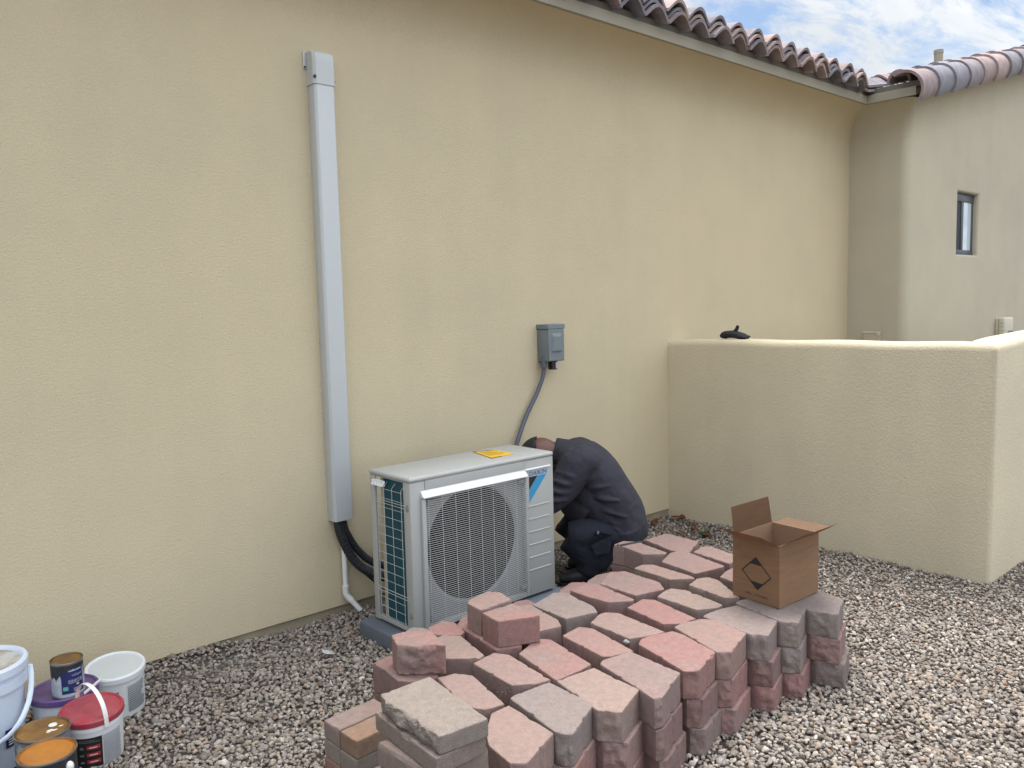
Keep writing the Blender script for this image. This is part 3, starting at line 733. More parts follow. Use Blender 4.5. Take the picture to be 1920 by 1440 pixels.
# ------------------------------------------------------------------ concrete blocks
# outlines of the block tops on the ground plan, metres
POLY = {
  '1': [[3.2565,-1.1477],[3.2859,-1.2445],[3.4826,-1.1628],[3.4894,-0.9418],[3.3132,-0.9376]],
  '2': [[3.133,-0.9498],[3.1047,-1.0968],[3.1796,-1.1754],[3.2122,-1.1671],[3.2564,-0.9397],[3.2133,-0.8734],[3.1199,-0.8825]],
  '3': [[3.0444,-1.4544],[3.2122,-1.4917],[3.2334,-1.484],[3.2904,-1.2436],[3.2898,-1.1827],[3.2124,-1.1765],[3.0752,-1.2303]],
  '4': [[3.2781,-1.48],[3.3665,-1.4825],[3.4167,-1.446],[3.4585,-1.244],[3.4103,-1.2188],[3.3123,-1.2442]],
  '5': [[2.906,-1.3108],[2.8981,-1.4184],[2.9818,-1.4928],[2.9915,-1.4922],[3.0064,-1.4539],[3.0181,-1.2309],[2.9729,-1.1922],[2.9085,-1.2004]],
  '6': [[2.8694,-1.7285],[2.9178,-1.7699],[3.0445,-1.5773],[3.0447,-1.5236],[2.995,-1.4961],[2.8958,-1.5196]],
  '8': [[2.631,-1.4445],[2.7822,-1.4822],[2.8397,-1.4102],[2.8502,-1.201],[2.7909,-1.1531],[2.6315,-1.2348]],
  '11': [[2.478,-1.3092],[2.4909,-1.4108],[2.5757,-1.4768],[2.5956,-1.4693],[2.6302,-1.2335],[2.6103,-1.1814],[2.4827,-1.1937]],
  '12': [[2.2384,-1.4144],[2.3851,-1.452],[2.4213,-1.3943],[2.4586,-1.195],[2.4125,-1.161],[2.2496,-1.2035]],
  '13': [[2.2695,-1.7142],[2.3385,-1.7487],[2.4153,-1.7702],[2.4381,-1.517],[2.4065,-1.4711],[2.3747,-1.4661],[2.276,-1.5049]],
  '14': [[2.4706,-1.7148],[2.5237,-1.7597],[2.609,-1.7712],[2.6605,-1.5262],[2.6298,-1.4797],[2.5068,-1.4961]],
  '15': [[2.6809,-1.72],[2.7594,-1.768],[2.8051,-1.7649],[2.8464,-1.5465],[2.8183,-1.4918],[2.7919,-1.4808],[2.6906,-1.5071]],
  '16': [[2.0828,-1.7426],[2.1116,-1.7714],[2.2011,-1.7942],[2.2504,-1.5509],[2.2236,-1.4963],[2.1408,-1.5051],[2.1133,-1.5133]],
  '17': [[2.2541,-1.7649],[2.1876,-2.0142],[2.2276,-2.0541],[2.3965,-2.0062],[2.4439,-1.829],[2.4418,-1.7813],[2.351,-1.7472],[2.2942,-1.7425]],
  '18': [[2.3899,-2.01],[2.4243,-2.0502],[2.6165,-1.9915],[2.6445,-1.8336],[2.6159,-1.7873],[2.5301,-1.7562],[2.4688,-1.7629]],
  '19': [[2.6177,-1.9984],[2.6534,-2.0604],[2.8097,-2.0074],[2.8441,-1.8005],[2.7578,-1.7733],[2.6698,-1.7663],[2.6429,-1.7725]],
  '20': [[2.7984,-2.0216],[2.8356,-2.0808],[3.0117,-2.0184],[3.0286,-1.8155],[2.8928,-1.7818],[2.8525,-1.7845]],
  '21': [[2.9856,-2.0401],[3.0228,-2.1454],[3.2051,-2.0793],[3.2307,-1.9608],[3.033,-1.8957]],
  '22': [[1.9757,-2.0033],[1.9562,-2.0763],[1.9899,-2.085],[2.1734,-2.0191],[2.1858,-1.7864],[2.0572,-1.7655],[2.0268,-1.7805]],
  '23': [[1.7812,-1.9914],[1.8269,-2.0559],[1.9828,-1.9975],[1.9982,-1.7817],[1.8318,-1.7628]],
  '24': [[1.5967,-1.9951],[1.6137,-2.0292],[1.632,-2.0402],[1.8065,-1.961],[1.8125,-1.7529],[1.6599,-1.7375],[1.6409,-1.7439]],
  '25': [[1.4083,-1.9162],[1.3914,-2.0264],[1.4247,-2.0618],[1.5931,-1.9987],[1.6108,-1.7798],[1.5363,-1.7773],[1.449,-1.8538]],
  '26': [[1.8322,-1.7654],[1.9456,-1.7685],[2.0119,-1.7609],[2.0614,-1.5088],[2.0277,-1.4658],[1.8873,-1.5152]],
  '27': [[1.7027,-1.6881],[1.7679,-1.7387],[1.8248,-1.7514],[1.859,-1.5027],[1.8295,-1.4491],[1.7166,-1.4652]],
  '28': [[1.5019,-1.6824],[1.5327,-1.7529],[1.6064,-1.7674],[1.6611,-1.5416],[1.6308,-1.4815],[1.5626,-1.4648]],
  '29': [[1.674,-1.3684],[1.7639,-1.4548],[1.794,-1.4437],[1.8431,-1.2461],[1.7977,-1.1868],[1.7343,-1.1962]],
  '30': [[1.7677,-1.1633],[1.8361,-1.2458],[1.8749,-1.2306],[1.9064,-1.1279],[1.8807,-1.0768],[1.792,-1.0911]],
  'slab1': [[1.1289,-2.0694],[1.2722,-2.0867],[1.3095,-1.7833],[1.1482,-1.7773]],
  'pav': [[1.2057,-1.5252],[1.3104,-1.5487],[1.4213,-1.3207],[1.1981,-1.336]],
  '34': [[1.8879,-1.3097],[2.0497,-1.31],[2.0749,-1.2159],[2.0468,-1.1623],[1.9339,-1.1836],[1.9018,-1.205]],
  '35': [[1.8624,-1.4371],[2.0119,-1.5068],[2.0281,-1.334],[1.8763,-1.3267]],
  '33': [[1.476,-1.3579],[1.6001,-1.4768],[1.6384,-1.3392],[1.5603,-1.273],[1.5127,-1.2688]],
  '31': [[1.6781,-1.1132],[1.7677,-1.1633],[1.7905,-1.1454],[1.7876,-1.0838],[1.7523,-1.0396],[1.6932,-1.0677]],
  '36': [[1.4698,-1.286],[1.4545,-1.3887],[1.4989,-1.4502],[1.5744,-1.4659],[1.6249,-1.3216],[1.5446,-1.1938],[1.5028,-1.1995],[1.4656,-1.2111]],
  '37': [[1.8458,-1.4412],[1.9369,-1.4868],[2.0184,-1.3755],[2.0402,-1.1969],[1.9713,-1.142],[1.8852,-1.1854]],
  '10': [[2.5366,-1.1094],[2.7353,-1.0835],[2.8284,-0.9928],[2.8237,-0.9586],[2.7726,-0.918],[2.6544,-0.9558],[2.5613,-1.0465]],
  '9': [[2.7147,-1.1132],[2.7589,-1.1215],[2.8006,-1.1164],[2.9189,-1.0415],[3.0149,-0.9538],[2.9417,-0.9331],[2.8406,-0.9622],[2.7447,-1.0499]],
  '39': [[2.2747,-1.1144],[2.3136,-1.1292],[2.3745,-1.1026],[2.4618,-1.0062],[2.4718,-0.9379],[2.4102,-0.9119],[2.3838,-0.9265],[2.2964,-1.0228]],
  '38': [[1.9691,-1.0733],[1.9818,-1.1014],[2.0756,-1.0467],[2.1555,-0.9441],[2.1632,-0.8861],[2.1182,-0.89],[2.0638,-0.9312],[1.984,-1.0338]],
  '7': [[3.0553,-1.7052],[3.1549,-1.7283],[3.223,-1.6474],[3.2506,-1.5234],[3.1754,-1.5268],[3.0812,-1.5546]],
  'slab2': [[1.1148,-2.0726],[1.276,-2.0714],[1.3132,-1.7669],[1.1324,-1.7694]],
  'slab3': [[1.1148,-2.062],[1.3006,-2.0488],[1.2885,-1.8131],[1.1039,-1.8212]],
  '32': [[2.0314,-1.4144],[2.1781,-1.452],[2.2143,-1.3943],[2.2516,-1.195],[2.2055,-1.161],[2.0426,-1.2035]],
}
RED, ROSE, TAN, GREY, BRN = (.248, .144, .132), (.240, .160, .147), (.250, .186, .162), (.200, .172, .162), (.188, .120, .110)
def mixc(a, b, t): return tuple(x*(1-t)+y*t for x, y in zip(a, b))
def block_mesh(poly, h, seed, rough=None, amp=.0065, bev=.0032, shrink=.002, notch=True, base=.0008):
    P_ = [Vector((p[0], p[1], 0)) for p in poly]; c = sum(P_, Vector())/len(P_)
    n = len(P_); r = random.Random(seed)
    # shrink each edge inwards
    Q = []
    for i in range(n):
        e0 = (P_[i]-P_[i-1]).normalized(); e1 = (P_[(i+1) % n]-P_[i]).normalized()
        n0 = Vector((-e0.y, e0.x, 0)); n1 = Vector((-e1.y, e1.x, 0)); bi = (n0+n1)
        bi = bi.normalized() if bi.length > .2 else n0
        Q.append(P_[i]+bi*shrink/max(bi.dot(n0), .5))
    out = []                                                     # (point, outward normal, roughness)
    lens = [(Q[(i+1) % n]-Q[i]).length for i in range(n)]
    for i in range(n):
        a, b = Q[i], Q[(i+1) % n]; d = (b-a); L = d.length; d = d.normalized() if L > 1e-6 else Vector((1, 0, 0)); nn = Vector((d.y, -d.x, 0))
        rg = 1.0 if (rough and nn.dot(Vector((*rough, 0)).normalized()) > .62) else 0.0
        if rough == 'all': rg = 1.0
        m = max(1, int(L/(.0055 if rg else .011)))
        for k in range(m):
            t = k/m; p = a.lerp(b, t)
            if notch and not rg and L > .17 and abs(t-.5) < .5/m+.001: p = p-nn*.005
            if k == 0: nv = (nn+Vector(((Q[i]-Q[i-1]).y, -(Q[i]-Q[i-1]).x, 0)).normalized()).normalized(); p = p-nv*.0012
            else: nv = nn
            out.append((p-c, nv, rg*min(1, 4*min(t, 1-t)+.25)))
    NL = 15 if rough else 6
    bm = BM(); off = Vector((seed*3.17, seed*1.31, seed*.77))
    levels = [(h, bev*1.0), (h-bev*.35, bev*.35), (h-bev*1.1, 0)]+[(h-bev*1.1-(h-2.2*bev)*k/NL, 0) for k in range(1, NL)]+[(bev*.9, .0), (0, bev*.8)]
    rings = []
    for z, ins in levels:
        ring = []
        for p, nv, rg in out:
            q = p+Vector((0, 0, z))
            f = base*(mnoise.noise(q*55+off)+.6*mnoise.noise(q*150+off))
            if rg: f += rg*amp*(1.1*mnoise.noise(q*18+off)+.8*mnoise.noise(q*36+off)+.35*mnoise.noise(q*75+off)+.28*mnoise.noise(q*170+off)+.5*math.sin(math.pi*z/h))
            e = ins*(1+.7*mnoise.noise(q*70+off)) + (max(0, .022*mnoise.noise(p*34+off)-.0085) if z > h-bev*1.2 else 0)
            zz = z + (.0008*mnoise.noise(q*40+off) if 0 < z else 0)
            pp = p+nv*(f-e); ring.append(bm.verts.new((pp.x, pp.y, zz)))
        rings.append(ring)
    N_ = len(out)
    for A, B in zip(rings, rings[1:]):
        for k in range(N_): bm.faces.new((A[k], B[k], B[(k+1) % N_], A[(k+1) % N_]))
    # top: inner rings so the top keeps a slightly uneven skin
    prev = rings[0]
    for s in (.9, .72, .5, .25):
        ring = [bm.verts.new((v.co.x*s, v.co.y*s, h+.0010*mnoise.noise(Vector((v.co.x*s, v.co.y*s, 0))*30+off))) for v in rings[0]]
        for k in range(N_): bm.faces.new((prev[k], prev[(k+1) % N_], ring[(k+1) % N_], ring[k]))
        prev = ring
    cv = bm.verts.new((0, 0, h))
    for k in range(N_): bm.faces.new((prev[k], prev[(k+1) % N_], cv))
    bm.faces.new(rings[-1][::-1])
    return bm, c
_bn = [0]
def block(poly, ztop, h, colr, label, group, rough=None, dx=0, dy=0, name='concrete_block', cat='block', rot=0, tilt=None, **k):
    _bn[0] += 1
    bm, c = block_mesh(poly, h, _bn[0], rough, **k)
    o = obj(name, bm, BLOCK, smooth=24); o.location = (c.x+dx, c.y+dy, ztop-h); o.color = (*colr, 1)
    o.rotation_euler = (*(tilt or (0, 0)), rot)
    return tag(o, label, cat, group)
HB = .1015
FRONT = (-.65, -.75)
G1 = 'concrete blocks stacked three high on the gravel'
TOP = {   # key: (colour, label)
 '1': (ROSE, 'rose block at the far back corner of the stack, nearest the house wall'),
 '2': (mixc(ROSE, TAN, .5), 'tan and rose block carrying the two black cable ties'),
 '3': (ROSE, 'wide rose block right of the block with the cable ties'),
 '4': (mixc(ROSE, TAN, .4), 'tan rose block half hidden behind the left side of the cardboard box'),
 '5': (mixc(ROSE, TAN, .55), 'narrow tan block in front of the block with the cable ties'),
 '6': (TAN, 'tan block touching the lower left corner of the cardboard box'),
 '7': (ROSE, 'rose block mostly hidden behind the cardboard box'),
 '8': (mixc(RED, GREY, .35), 'grey and red block nearest the crouching man'),
 '11': (mixc(RED, GREY, .2), 'pinkish red block just right of the unit, between grey block and grey red block'),
 '12': (mixc(GREY, TAN, .4), 'pale grey block just in front of the right corner of the unit'),
 '13': (mixc(ROSE, TAN, .5), 'tan rose block in the second row with a small pebble in the gap beside it'),
 '14': (RED, 'plain brick red block in the middle of the stack'),
 '15': (mixc(TAN, GREY, .15), 'yellowish tan block in the second row, left of the box corner block'),
 '16': (mixc(RED, TAN, .35), 'red tan block in the second row behind the grey and red front block'),
 '17': (RED, 'bright pinkish red block on top of the front row'),
 '18': (mixc(RED, TAN, .5), 'tan red block on top of the front row beside the bright red one'),
 '19': (mixc(GREY, ROSE, .3), 'grey rose block on top of the front row, just left of the box'),
 '20': (mixc(GREY, TAN, .35), 'grey brown block under the front corner of the cardboard box'),
 '21': (mixc(GREY, ROSE, .15), 'grey block at the right end of the front row, right of the box'),
 '22': (mixc(GREY, RED, .45), 'block half grey half red on top of the front row'),
 '23': (TAN, 'yellowish tan block with pale stains on top of the front row'),
 '24': (mixc(GREY, ROSE, .15), 'large bluish grey block on top of the front row'),
 '25': (mixc(ROSE, TAN, .6), 'speckled tan rose block nearest the camera, right of the slabs'),
 '26': (mixc(RED, GREY, .15), 'pink block with white scratches in the second row'),
 '27': (mixc(ROSE, TAN, .35), 'rose brown block with a groove in its side, behind the slabs'),
 '28': (mixc(ROSE, TAN, .55), 'tan block with dark crumbs on top, tucked behind the slabs'),
 '29': (mixc(TAN, ROSE, .35), 'flat tan block behind the raised rough red block'),
 '30': (RED, 'plain red block lying against the bottom of the fan grille'),
 '31': (mixc(GREY, TAN, .3), 'grey broken block behind the raised rough red block'),
 '32': (mixc(ROSE, TAN, .4), 'rose block right of the two raised half blocks'),
 '36': (BRN, 'brown rose block under the raised rough red block'),
 '37': (mixc(RED, BRN, .5), 'red brown block carrying the two raised half blocks'),
}
JIT = random.Random(3)
NOLOW = {'31', '30', '39', '38', '9', '10'}
MIDC = {'21': mixc(RED, GREY, .25), '20': mixc(GREY, TAN, .2), '19': BRN, '18': RED, '17': BRN, '22': BRN, '23': ROSE, '24': RED, '25': BRN}
BOTC = {'21': mixc(GREY, BRN, .3), '20': RED, '19': RED, '18': RED, '17': mixc(GREY, BRN, .5), '22': BRN, '23': RED, '24': BRN, '25': ROSE}
ORD = {'21': 'right end', '20': 'second from right', '19': 'third from right', '18': 'fourth from right', '17': 'fifth from right', '22': 'sixth from right', '23': 'seventh from right', '24': 'eighth from right', '25': 'ninth from right'}
for k, (c, lab) in TOP.items():
    fr = k in ORD
    z = .3055+JIT.uniform(-.0022, .0022)
    block(POLY[k], z, HB, c, lab, G1, rough=FRONT if fr else None, amp=.0075)
    if k in NOLOW:
        block(POLY[k], .2025, .2, BRN, 'lower block under the '+' '.join(lab.split(',')[0].split()[:11]), G1); continue
    for lay, zt in ((1, .2035), (2, .1015)):
        if fr:
            cc = (MIDC, BOTC)[lay-1][k]; word = ('middle', 'bottom')[lay-1]
            colw = 'grey' if cc[1] > .19 and cc[0] < .27 else 'brown' if cc[0] < .27 else 'red'
            block(POLY[k], zt-JIT.uniform(.0, .0012), HB, cc, '%s block in the %s layer of the front row, column %s' % (colw, word, ORD[k]), G1, rough=FRONT, amp=.0095,
                  dx=JIT.uniform(-.006, .010)+.004*lay, dy=-.008*lay+JIT.uniform(-.007, .004), rot=JIT.uniform(-.025, .025))
        else:
            block(POLY[k], zt-JIT.uniform(.0, .0012), HB, BRN, ('middle' if lay == 1 else 'bottom')+' layer block under the '+' '.join(lab.split(',')[0].split()[:11]), G1, dx=JIT.uniform(-.004, .004), dy=JIT.uniform(-.004, .004))
for k, lab in (('9', 'red block low at the back, beside the feet of the crouching man'), ('10', 'red block low at the back, beside the right end of the pad'),
               ('38', 'rose block low at the back, against the right of the fan grille'), ('39', 'rose block low at the back, left of the pale grey block')):
    for zt, hh in ((.204, HB), (.102, HB)):
        block(POLY[k], zt, hh, mixc(RED, ROSE, .4), lab if zt > .2 else 'bottom block under the '+lab.split(',')[0], G1)
G2 = 'loose blocks raised on top of the stack'
block(POLY['34'], .4085, .102, mixc(ROSE, TAN, .35), 'rose brown half block on top of the stack, touching the red half block', G2, rough=(-.2, -1), amp=.004)
block(POLY['35'], .4082, .102, RED, 'smooth red half block on top of the stack in front of its brown twin', G2, rough=(1, .2), amp=.005)
block(POLY['33'], .4120, .105, mixc(RED, ROSE, .3), 'red block with rough grey patched face, raised at the left end of the stack', G2, rough=FRONT, amp=.009)

# thin slabs on a block stack, small pavers beside them
G3 = 'slabs in the stack nearest the camera'
SL = [tuple(c*.78 for c in q) for q in [(.262, .222, .196), (.25, .198, .172), (.26, .20, .172), (.29, .27, .25), (.25, .2, .18), (.24, .19, .17)]]
block(POLY['slab1'], .5005, .049, SL[0], 'broken pale tan slab on top of the slab stack', G3, rough=(-1, .05), amp=.011, name='stone_slab', cat='slab', notch=False, bev=.003, shrink=.0)
block(POLY['slab2'], .4505, .049, SL[1], 'brown grey slab second from the top of the slab stack', G3, name='stone_slab', cat='slab', notch=False, bev=.003, shrink=0)
block(POLY['slab3'], .4005, .075, SL[2], 'thick rounded brown block under the two slabs', G3, name='stone_slab', cat='slab', notch=False, bev=.012, shrink=0)
block(POLY['slab3'], .3245, .075, SL[3], 'pale grey block fourth from the top of the slab stack', G3, name='stone_slab', cat='slab', notch=False, bev=.010, shrink=-.008, dx=-.012, dy=.006)
block(POLY['slab3'], .2485, .125, SL[4], 'brown block low in the slab stack', G3, name='stone_slab', cat='slab', notch=False, bev=.008, shrink=-.004)
block(POLY['slab3'], .1225, .122, SL[5], 'brown block at the bottom of the slab stack', G3, name='stone_slab', cat='slab', notch=False, bev=.008, shrink=-.006)
G4 = 'small pavers stacked left of the slabs'
A0, E1, E2 = Vector((1.1995, -1.338, 0)), Vector((.9977, .0684, 0)), Vector((.040, -.9992, 0))
for lay in range(4):
    for s in range(2):
        a = A0+E2*(.0955*s)+Vector((JIT.uniform(-.003, .003), JIT.uniform(-.002, .002), 0)); q = [a, a+E2*.0945, a+E2*.0945+E1*.2, a+E1*.2]
        c = [[(.29, .21, .185), (.29, .188, .132)], [(.26, .22, .19), (.25, .21, .175)], [(.30, .17, .13), (.24, .2, .17)], [(.27, .2, .16), (.26, .19, .16)]][lay][s]
        c = tuple(v*.68 for v in c); nm = [['pinkish grey', 'orange'], ['grey brown', 'olive grey'], ['red', 'grey'], ['brown', 'dull brown']][lay][s]
        block([(v.x, v.y) for v in q], .241-.0602*lay, .0595, c, '%s paver, %s layer, %s side of the small paver stack' % (nm, ('top', 'second', 'third', 'bottom')[lay], ('wall', 'camera')[s]), G4, name='paver', cat='paver', notch=False, bev=.004, shrink=.0012)
# crumbs and a pebble on the blocks
b = BM(); r = random.Random(9)
for k in range(34):
    p = (1.655+r.gauss(0, .022), -1.70+r.gauss(0, .022), .3075); ball(b, p, r.uniform(.0015, .005), (1, r.uniform(.6, 1), .5), n=6)
tag(obj('dirt_crumbs', b, mat('crumb', (.05, .035, .028), .95)), 'dark dirt crumbs scattered on the tan block behind the slabs', 'dirt')
b = BM(); v = ball(b, (0, 0, 0), .013, (1, .8, .75), n=8)
for q in b.verts: q.co *= 1+.6*mnoise.noise(q.co*90)
o = obj('pebble_stone', b, mat('pebble_pale', (.27, .28, .27), .95, var=.35, vscale=120, spec=.1), smooth=25); o.location = (2.262, -1.705, .292)
tag(o, 'pale grey pebble caught in the gap between two blocks', 'pebble')
# cable ties
for i, (a, b_, lab) in enumerate((((3.128, -.912), (3.262, -.952), 'black cable tie on the back block, the one nearer the wall'), ((3.133, -.932), (3.275, -.962), 'black cable tie on the back block, the one nearer the camera'))):
    b = BM(); a, b_ = Vector((*a, .3095)), Vector((*b_, .3095)); tube(b, [a, a.lerp(b_, .5)+Vector((0, 0, .001)), b_], [(.0034, .0015)]*3, 6, ref=(0, 1, 0)); box(b, a.x-.004, a.x+.004, a.y-.003, a.y+.003, .3085, .3135, .001)
    tag(obj('cable_tie', b, BLACKPL), lab, 'cable tie', 'cable ties on the block')

# ------------------------------------------------------------------ cardboard box
Lc, Fc, Rc = Vector((2.928, -1.726, 0)), Vector((2.908, -1.955, 0)), Vector((3.199, -1.967, 0)); Bc = Lc+Rc-Fc
zb, zt = .3095, .566; TH = .004
cb = thing('cardboard_box', 'open brown cardboard box with flaps standing on the concrete blocks', 'box', tuple((Lc+Rc)/2+Vector((0, 0, zb))))
org = (Lc+Rc)/2+Vector((0, 0, zb)); H = zt-zb
ctr = (Lc+Rc)/2
def wall(a, b_):
    bm = BM(); d = (b_-a).normalized(); nn = Vector((d.y, -d.x, 0))
    if nn.dot((a+b_)/2-ctr) < 0: nn = -nn
    p = [a-org, b_-org, b_-org-nn*TH, a-org-nn*TH]
    lo = [bm.verts.new((q.x, q.y, 0)) for q in p]; hi = [bm.verts.new((q.x, q.y, H)) for q in p]
    fs = [bm.faces.new(lo), bm.faces.new(hi)]+[bm.faces.new((lo[i], lo[(i+1) % 4], hi[(i+1) % 4], hi[i])) for i in range(4)]
    fs[4].material_index = 1
    return bm, nn
bm = BM()
for a, b_ in ((Lc, Fc), (Fc, Rc), (Rc, Bc), (Bc, Lc)):
    w_, _n = wall(a, b_); me = bpy.data.meshes.new('t'); w_.to_mesh(me); w_.free(); bm.from_mesh(me); bpy.data.meshes.remove(me)
obj('box_walls', bm, [CARD, CARDIN], cb)
bm = BM(); q = [bm.verts.new(p-org+Vector((0, 0, zb+.003))) for p in (Lc, Fc, Rc, Bc)]; bm.faces.new(q); bmesh.ops.solidify(bm, geom=bm.faces[:], thickness=.003); obj('box_bottom', bm, CARD, cb)
def flap(a, b_, ang, length, bend=0.0):
    d = (b_-a).normalized(); nn = Vector((d.y, -d.x, 0))
    if nn.dot((a+b_)/2-ctr) < 0: nn = -nn
    bm = BM(); rows = []
    for i in range(6):
        t = i/5; an = R(ang+bend*t); s = length*t
        off = nn*(s*math.cos(R(ang+bend*t*.5)))+Vector((0, 0, s*math.sin(R(ang+bend*t*.5))))
        ins = .003+.006*t
        rows.append([bm.verts.new(p-org+Vector((0, 0, H+zb))+off) for p in (a+d*ins, a.lerp(b_, .5), b_-d*ins)])
    for A, B in zip(rows, rows[1:]):
        for k in range(2): bm.faces.new((A[k], A[k+1], B[k+1], B[k]))
    bmesh.ops.solidify(bm, geom=bm.faces[:], thickness=.0035)
    obj('flap', bm, CARDIN if ang < 20 else CARD, cb, smooth=40)
flap(Lc, Bc, 84, .115, -4); flap(Lc, Fc, 24, .115, 6); flap(Fc, Rc, 32, .112, 1); flap(Rc, Bc, 1, .10, 4)
# fold crease across the right face, tape over the bottom edge
fr_ = (Rc-Fc).normalized(); nr_ = Vector((fr_.y, -fr_.x, 0)); nr_ = nr_ if nr_.dot((Fc+Rc)/2-ctr) > 0 else -nr_
bm = BM()
q = [Fc+fr_*.004, Rc-fr_*.004]
vv = [bm.verts.new(p-org+nr_*.0006+Vector((0, 0, zb+z))) for p, z in ((q[0], .206), (q[1], .206), (q[1], .2085), (q[0], .2085))]; bm.faces.new(vv)
obj('fold_crease', bm, mat('crease_brown', (.13, .08, .047), .9), cb)
# printing on the left face
fd = (Fc-Lc).normalized(); fn_ = Vector((fd.y, -fd.x, 0)); fn_ = fn_ if fn_.dot((Lc+Fc)/2-ctr) > 0 else -fn_
def onf(u, v): p = Lc+fd*u+fn_*.0007-org; return (p.x, p.y, v)
def mirror_ok(u): return u
bm = BM()
def fpoly(pts): bm.faces.new([bm.verts.new(onf(*p)) for p in pts])
T_, L_, R_, B_ = (.117, .1885), (.045, .119), (.192, .115), (.124, .049)
cen = (.119, .118)
def inset(p, k): return (cen[0]+(p[0]-cen[0])*k, cen[1]+(p[1]-cen[1])*k)
ks = .90
for a, b_ in ((T_, L_), (L_, B_), (B_, R_), (R_, T_)): fpoly([a, b_, inset(b_, ks), inset(a, ks)])
lp = lambda a, b_, t: (a[0]+(b_[0]-a[0])*t, a[1]+(b_[1]-a[1])*t)
Ti, Li, Ri, Bi = [inset(p, ks+.005) for p in (T_, L_, R_, B_)]
fpoly([Ti, lp(Ti, Li, .42), lp(Ti, Ri, .42)]); fpoly([Bi, lp(Bi, Ri, .42), lp(Bi, Li, .42)])
obj('diamond_mark', bm, BLACKINK, cb)
bm = BM(); co, fc = text_pts('LPFIL__ATROSOL', .108, offset=.008, h=.0095); add_flat(bm, co, fc, lambda u, v: onf(.067+u, .022+v)); obj('printing', bm, BLACKINK, cb)

# ------------------------------------------------------------------ paint cans and buckets
def cyl_patch(bm, r, z0, z1, a0, a1, mi=0, r1=None, n=14, jag=0, seed=0):
    rr = random.Random(seed); r1 = r if r1 is None else r1; lo, hi = [], []
    for k in range(n+1):
        a = a0+(a1-a0)*k/n; zt = z1-(rr.uniform(0, jag) if jag else 0)
        lo.append(bm.verts.new((r*math.cos(a), r*math.sin(a), z0))); q = r+(r1-r)*((zt-z0)/(z1-z0)); hi.append(bm.verts.new((q*math.cos(a), q*math.sin(a), zt)))
    for k in range(n): bm.faces.new((lo[k], lo[k+1], hi[k+1], hi[k])).material_index = mi
def cyl_text(bm, s, r, ac, z, w, h, mi=0, shear=0, offset=.0, slope=0):
    co, fc = text_pts(s, w, shear, offset, h)
    add_flat(bm, co, fc, lambda u, v: (r*math.cos(ac+(u-w/2)/r), r*math.sin(ac+(u-w/2)/r), z+v), mi)
def facing(x, y): return math.atan2(CAM.y-y, CAM.x-x)
def lines(bm, r, a0, a1, z0, z1, n, mi, duty=.5, seed=1, ragged=.3):
    rr = random.Random(seed); st = (z1-z0)/n
    for k in range(n):
        z = z0+k*st; e = a0+(a1-a0)*(1-ragged*rr.random()); cyl_patch(bm, r, z, z+st*duty, a0, e, mi, n=8)
def paint_can(x, y, r, h, z, label, cat, lidmat, bodymat, group=None):
    t = thing('paint_can', label, cat, (x, y, z), 0, group)
    bm = BM(); lathe(bm, [(r*.97, 0), (r*.985, 0), (r*.985, .004), (r*.96, .006), (r*.96, h-.010), (r*.985, h-.008), (r, h-.004), (r, h-.001), (r*.985, h), (r*.95, h-.001), (r*.94, h-.008), (r*.90, h-.009)]); bm.faces.new([bm.verts.new((r*.97*math.cos(6.283*k/24), r*.97*math.sin(6.283*k/24), 0)) for k in range(24)])
    obj('can_body', bm, bodymat, t, smooth=40)
    bm = BM(); lathe(bm, [(r*.965, h+.0005), (r*.96, h+.0012), (r*.935, h-.006), (r*.92, h-.0075), (r*.885, h-.0075), (r*.865, h-.003), (r*.84, h-.0035), (0, h-.0035)])
    obj('can_lid', bm, lidmat, t, smooth=40)
    bm = BM(); lathe(bm, [(r*.962, h-.009), (r*.99, h-.007), (r*1.006, h-.003), (r*.99, h+.0012), (r*.968, h+.0012)]); obj('can_rim', bm, CANMET, t, smooth=60)
    return t
# large white bucket at the left edge
x, y = .415, -.36
t = thing('bucket', 'large white bucket with dusty lid at the left edge', 'bucket', (x, y, 0)); fa = facing(x, y)
bm = BM(); lathe(bm, [(0, .002), (.118, .0), (.124, .006), (.140, .285), (.150, .285), (.151, .318), (.141, .320), (.142, .335), (.150, .335), (.150, .345)]); obj('bucket_body', bm, WHITEPL2, t, smooth=35)
bm = BM(); lathe(bm, [(.150, .338), (.156, .338), (.157, .364), (.153, .370), (.143, .371), (.138, .366), (.136, .358), (.0, .357)]); lid = obj('bucket_lid', bm, WHITEPL2, t, smooth=35)
bm = BM(); lathe(bm, [(.1345, .3585), (.0, .3585)], 40); obj('lid_dust_film', bm, DUSTLID, lid)
bm = BM(); P_ = [(.153*math.cos(fa+1.62), .153*math.sin(fa+1.62), .315)]
for k in range(25):
    q = k/24; a = fa+1.62-math.pi*q; P_.append(((.160+.004*math.sin(math.pi*q))*math.cos(a), (.160+.004*math.sin(math.pi*q))*math.sin(a), .315-.185*math.sin(math.pi*q)))
tube(bm, P_, [(.0028, .0085)]*len(P_), 8, ref=(math.cos(fa), math.sin(fa), 0)); obj('bucket_handle', bm, WHITEPL2, t, smooth=60)
bm = BM(); rr = .1352
cyl_patch(bm, .1345, .09, .155, fa+.50, fa+.95, 0, r1=.1385); lines(bm, .1385, fa+.56, fa+.9, .10, .125, 3, 1)
cyl_patch(bm, .1335, .06, .15, fa-.15, fa+.33, 1, r1=.1380); lines(bm, .1388, fa-.12, fa+.3, .065, .145, 14, 2)
obj('bucket_print', bm, [NAVY, INKPALE, INKGREY], t)

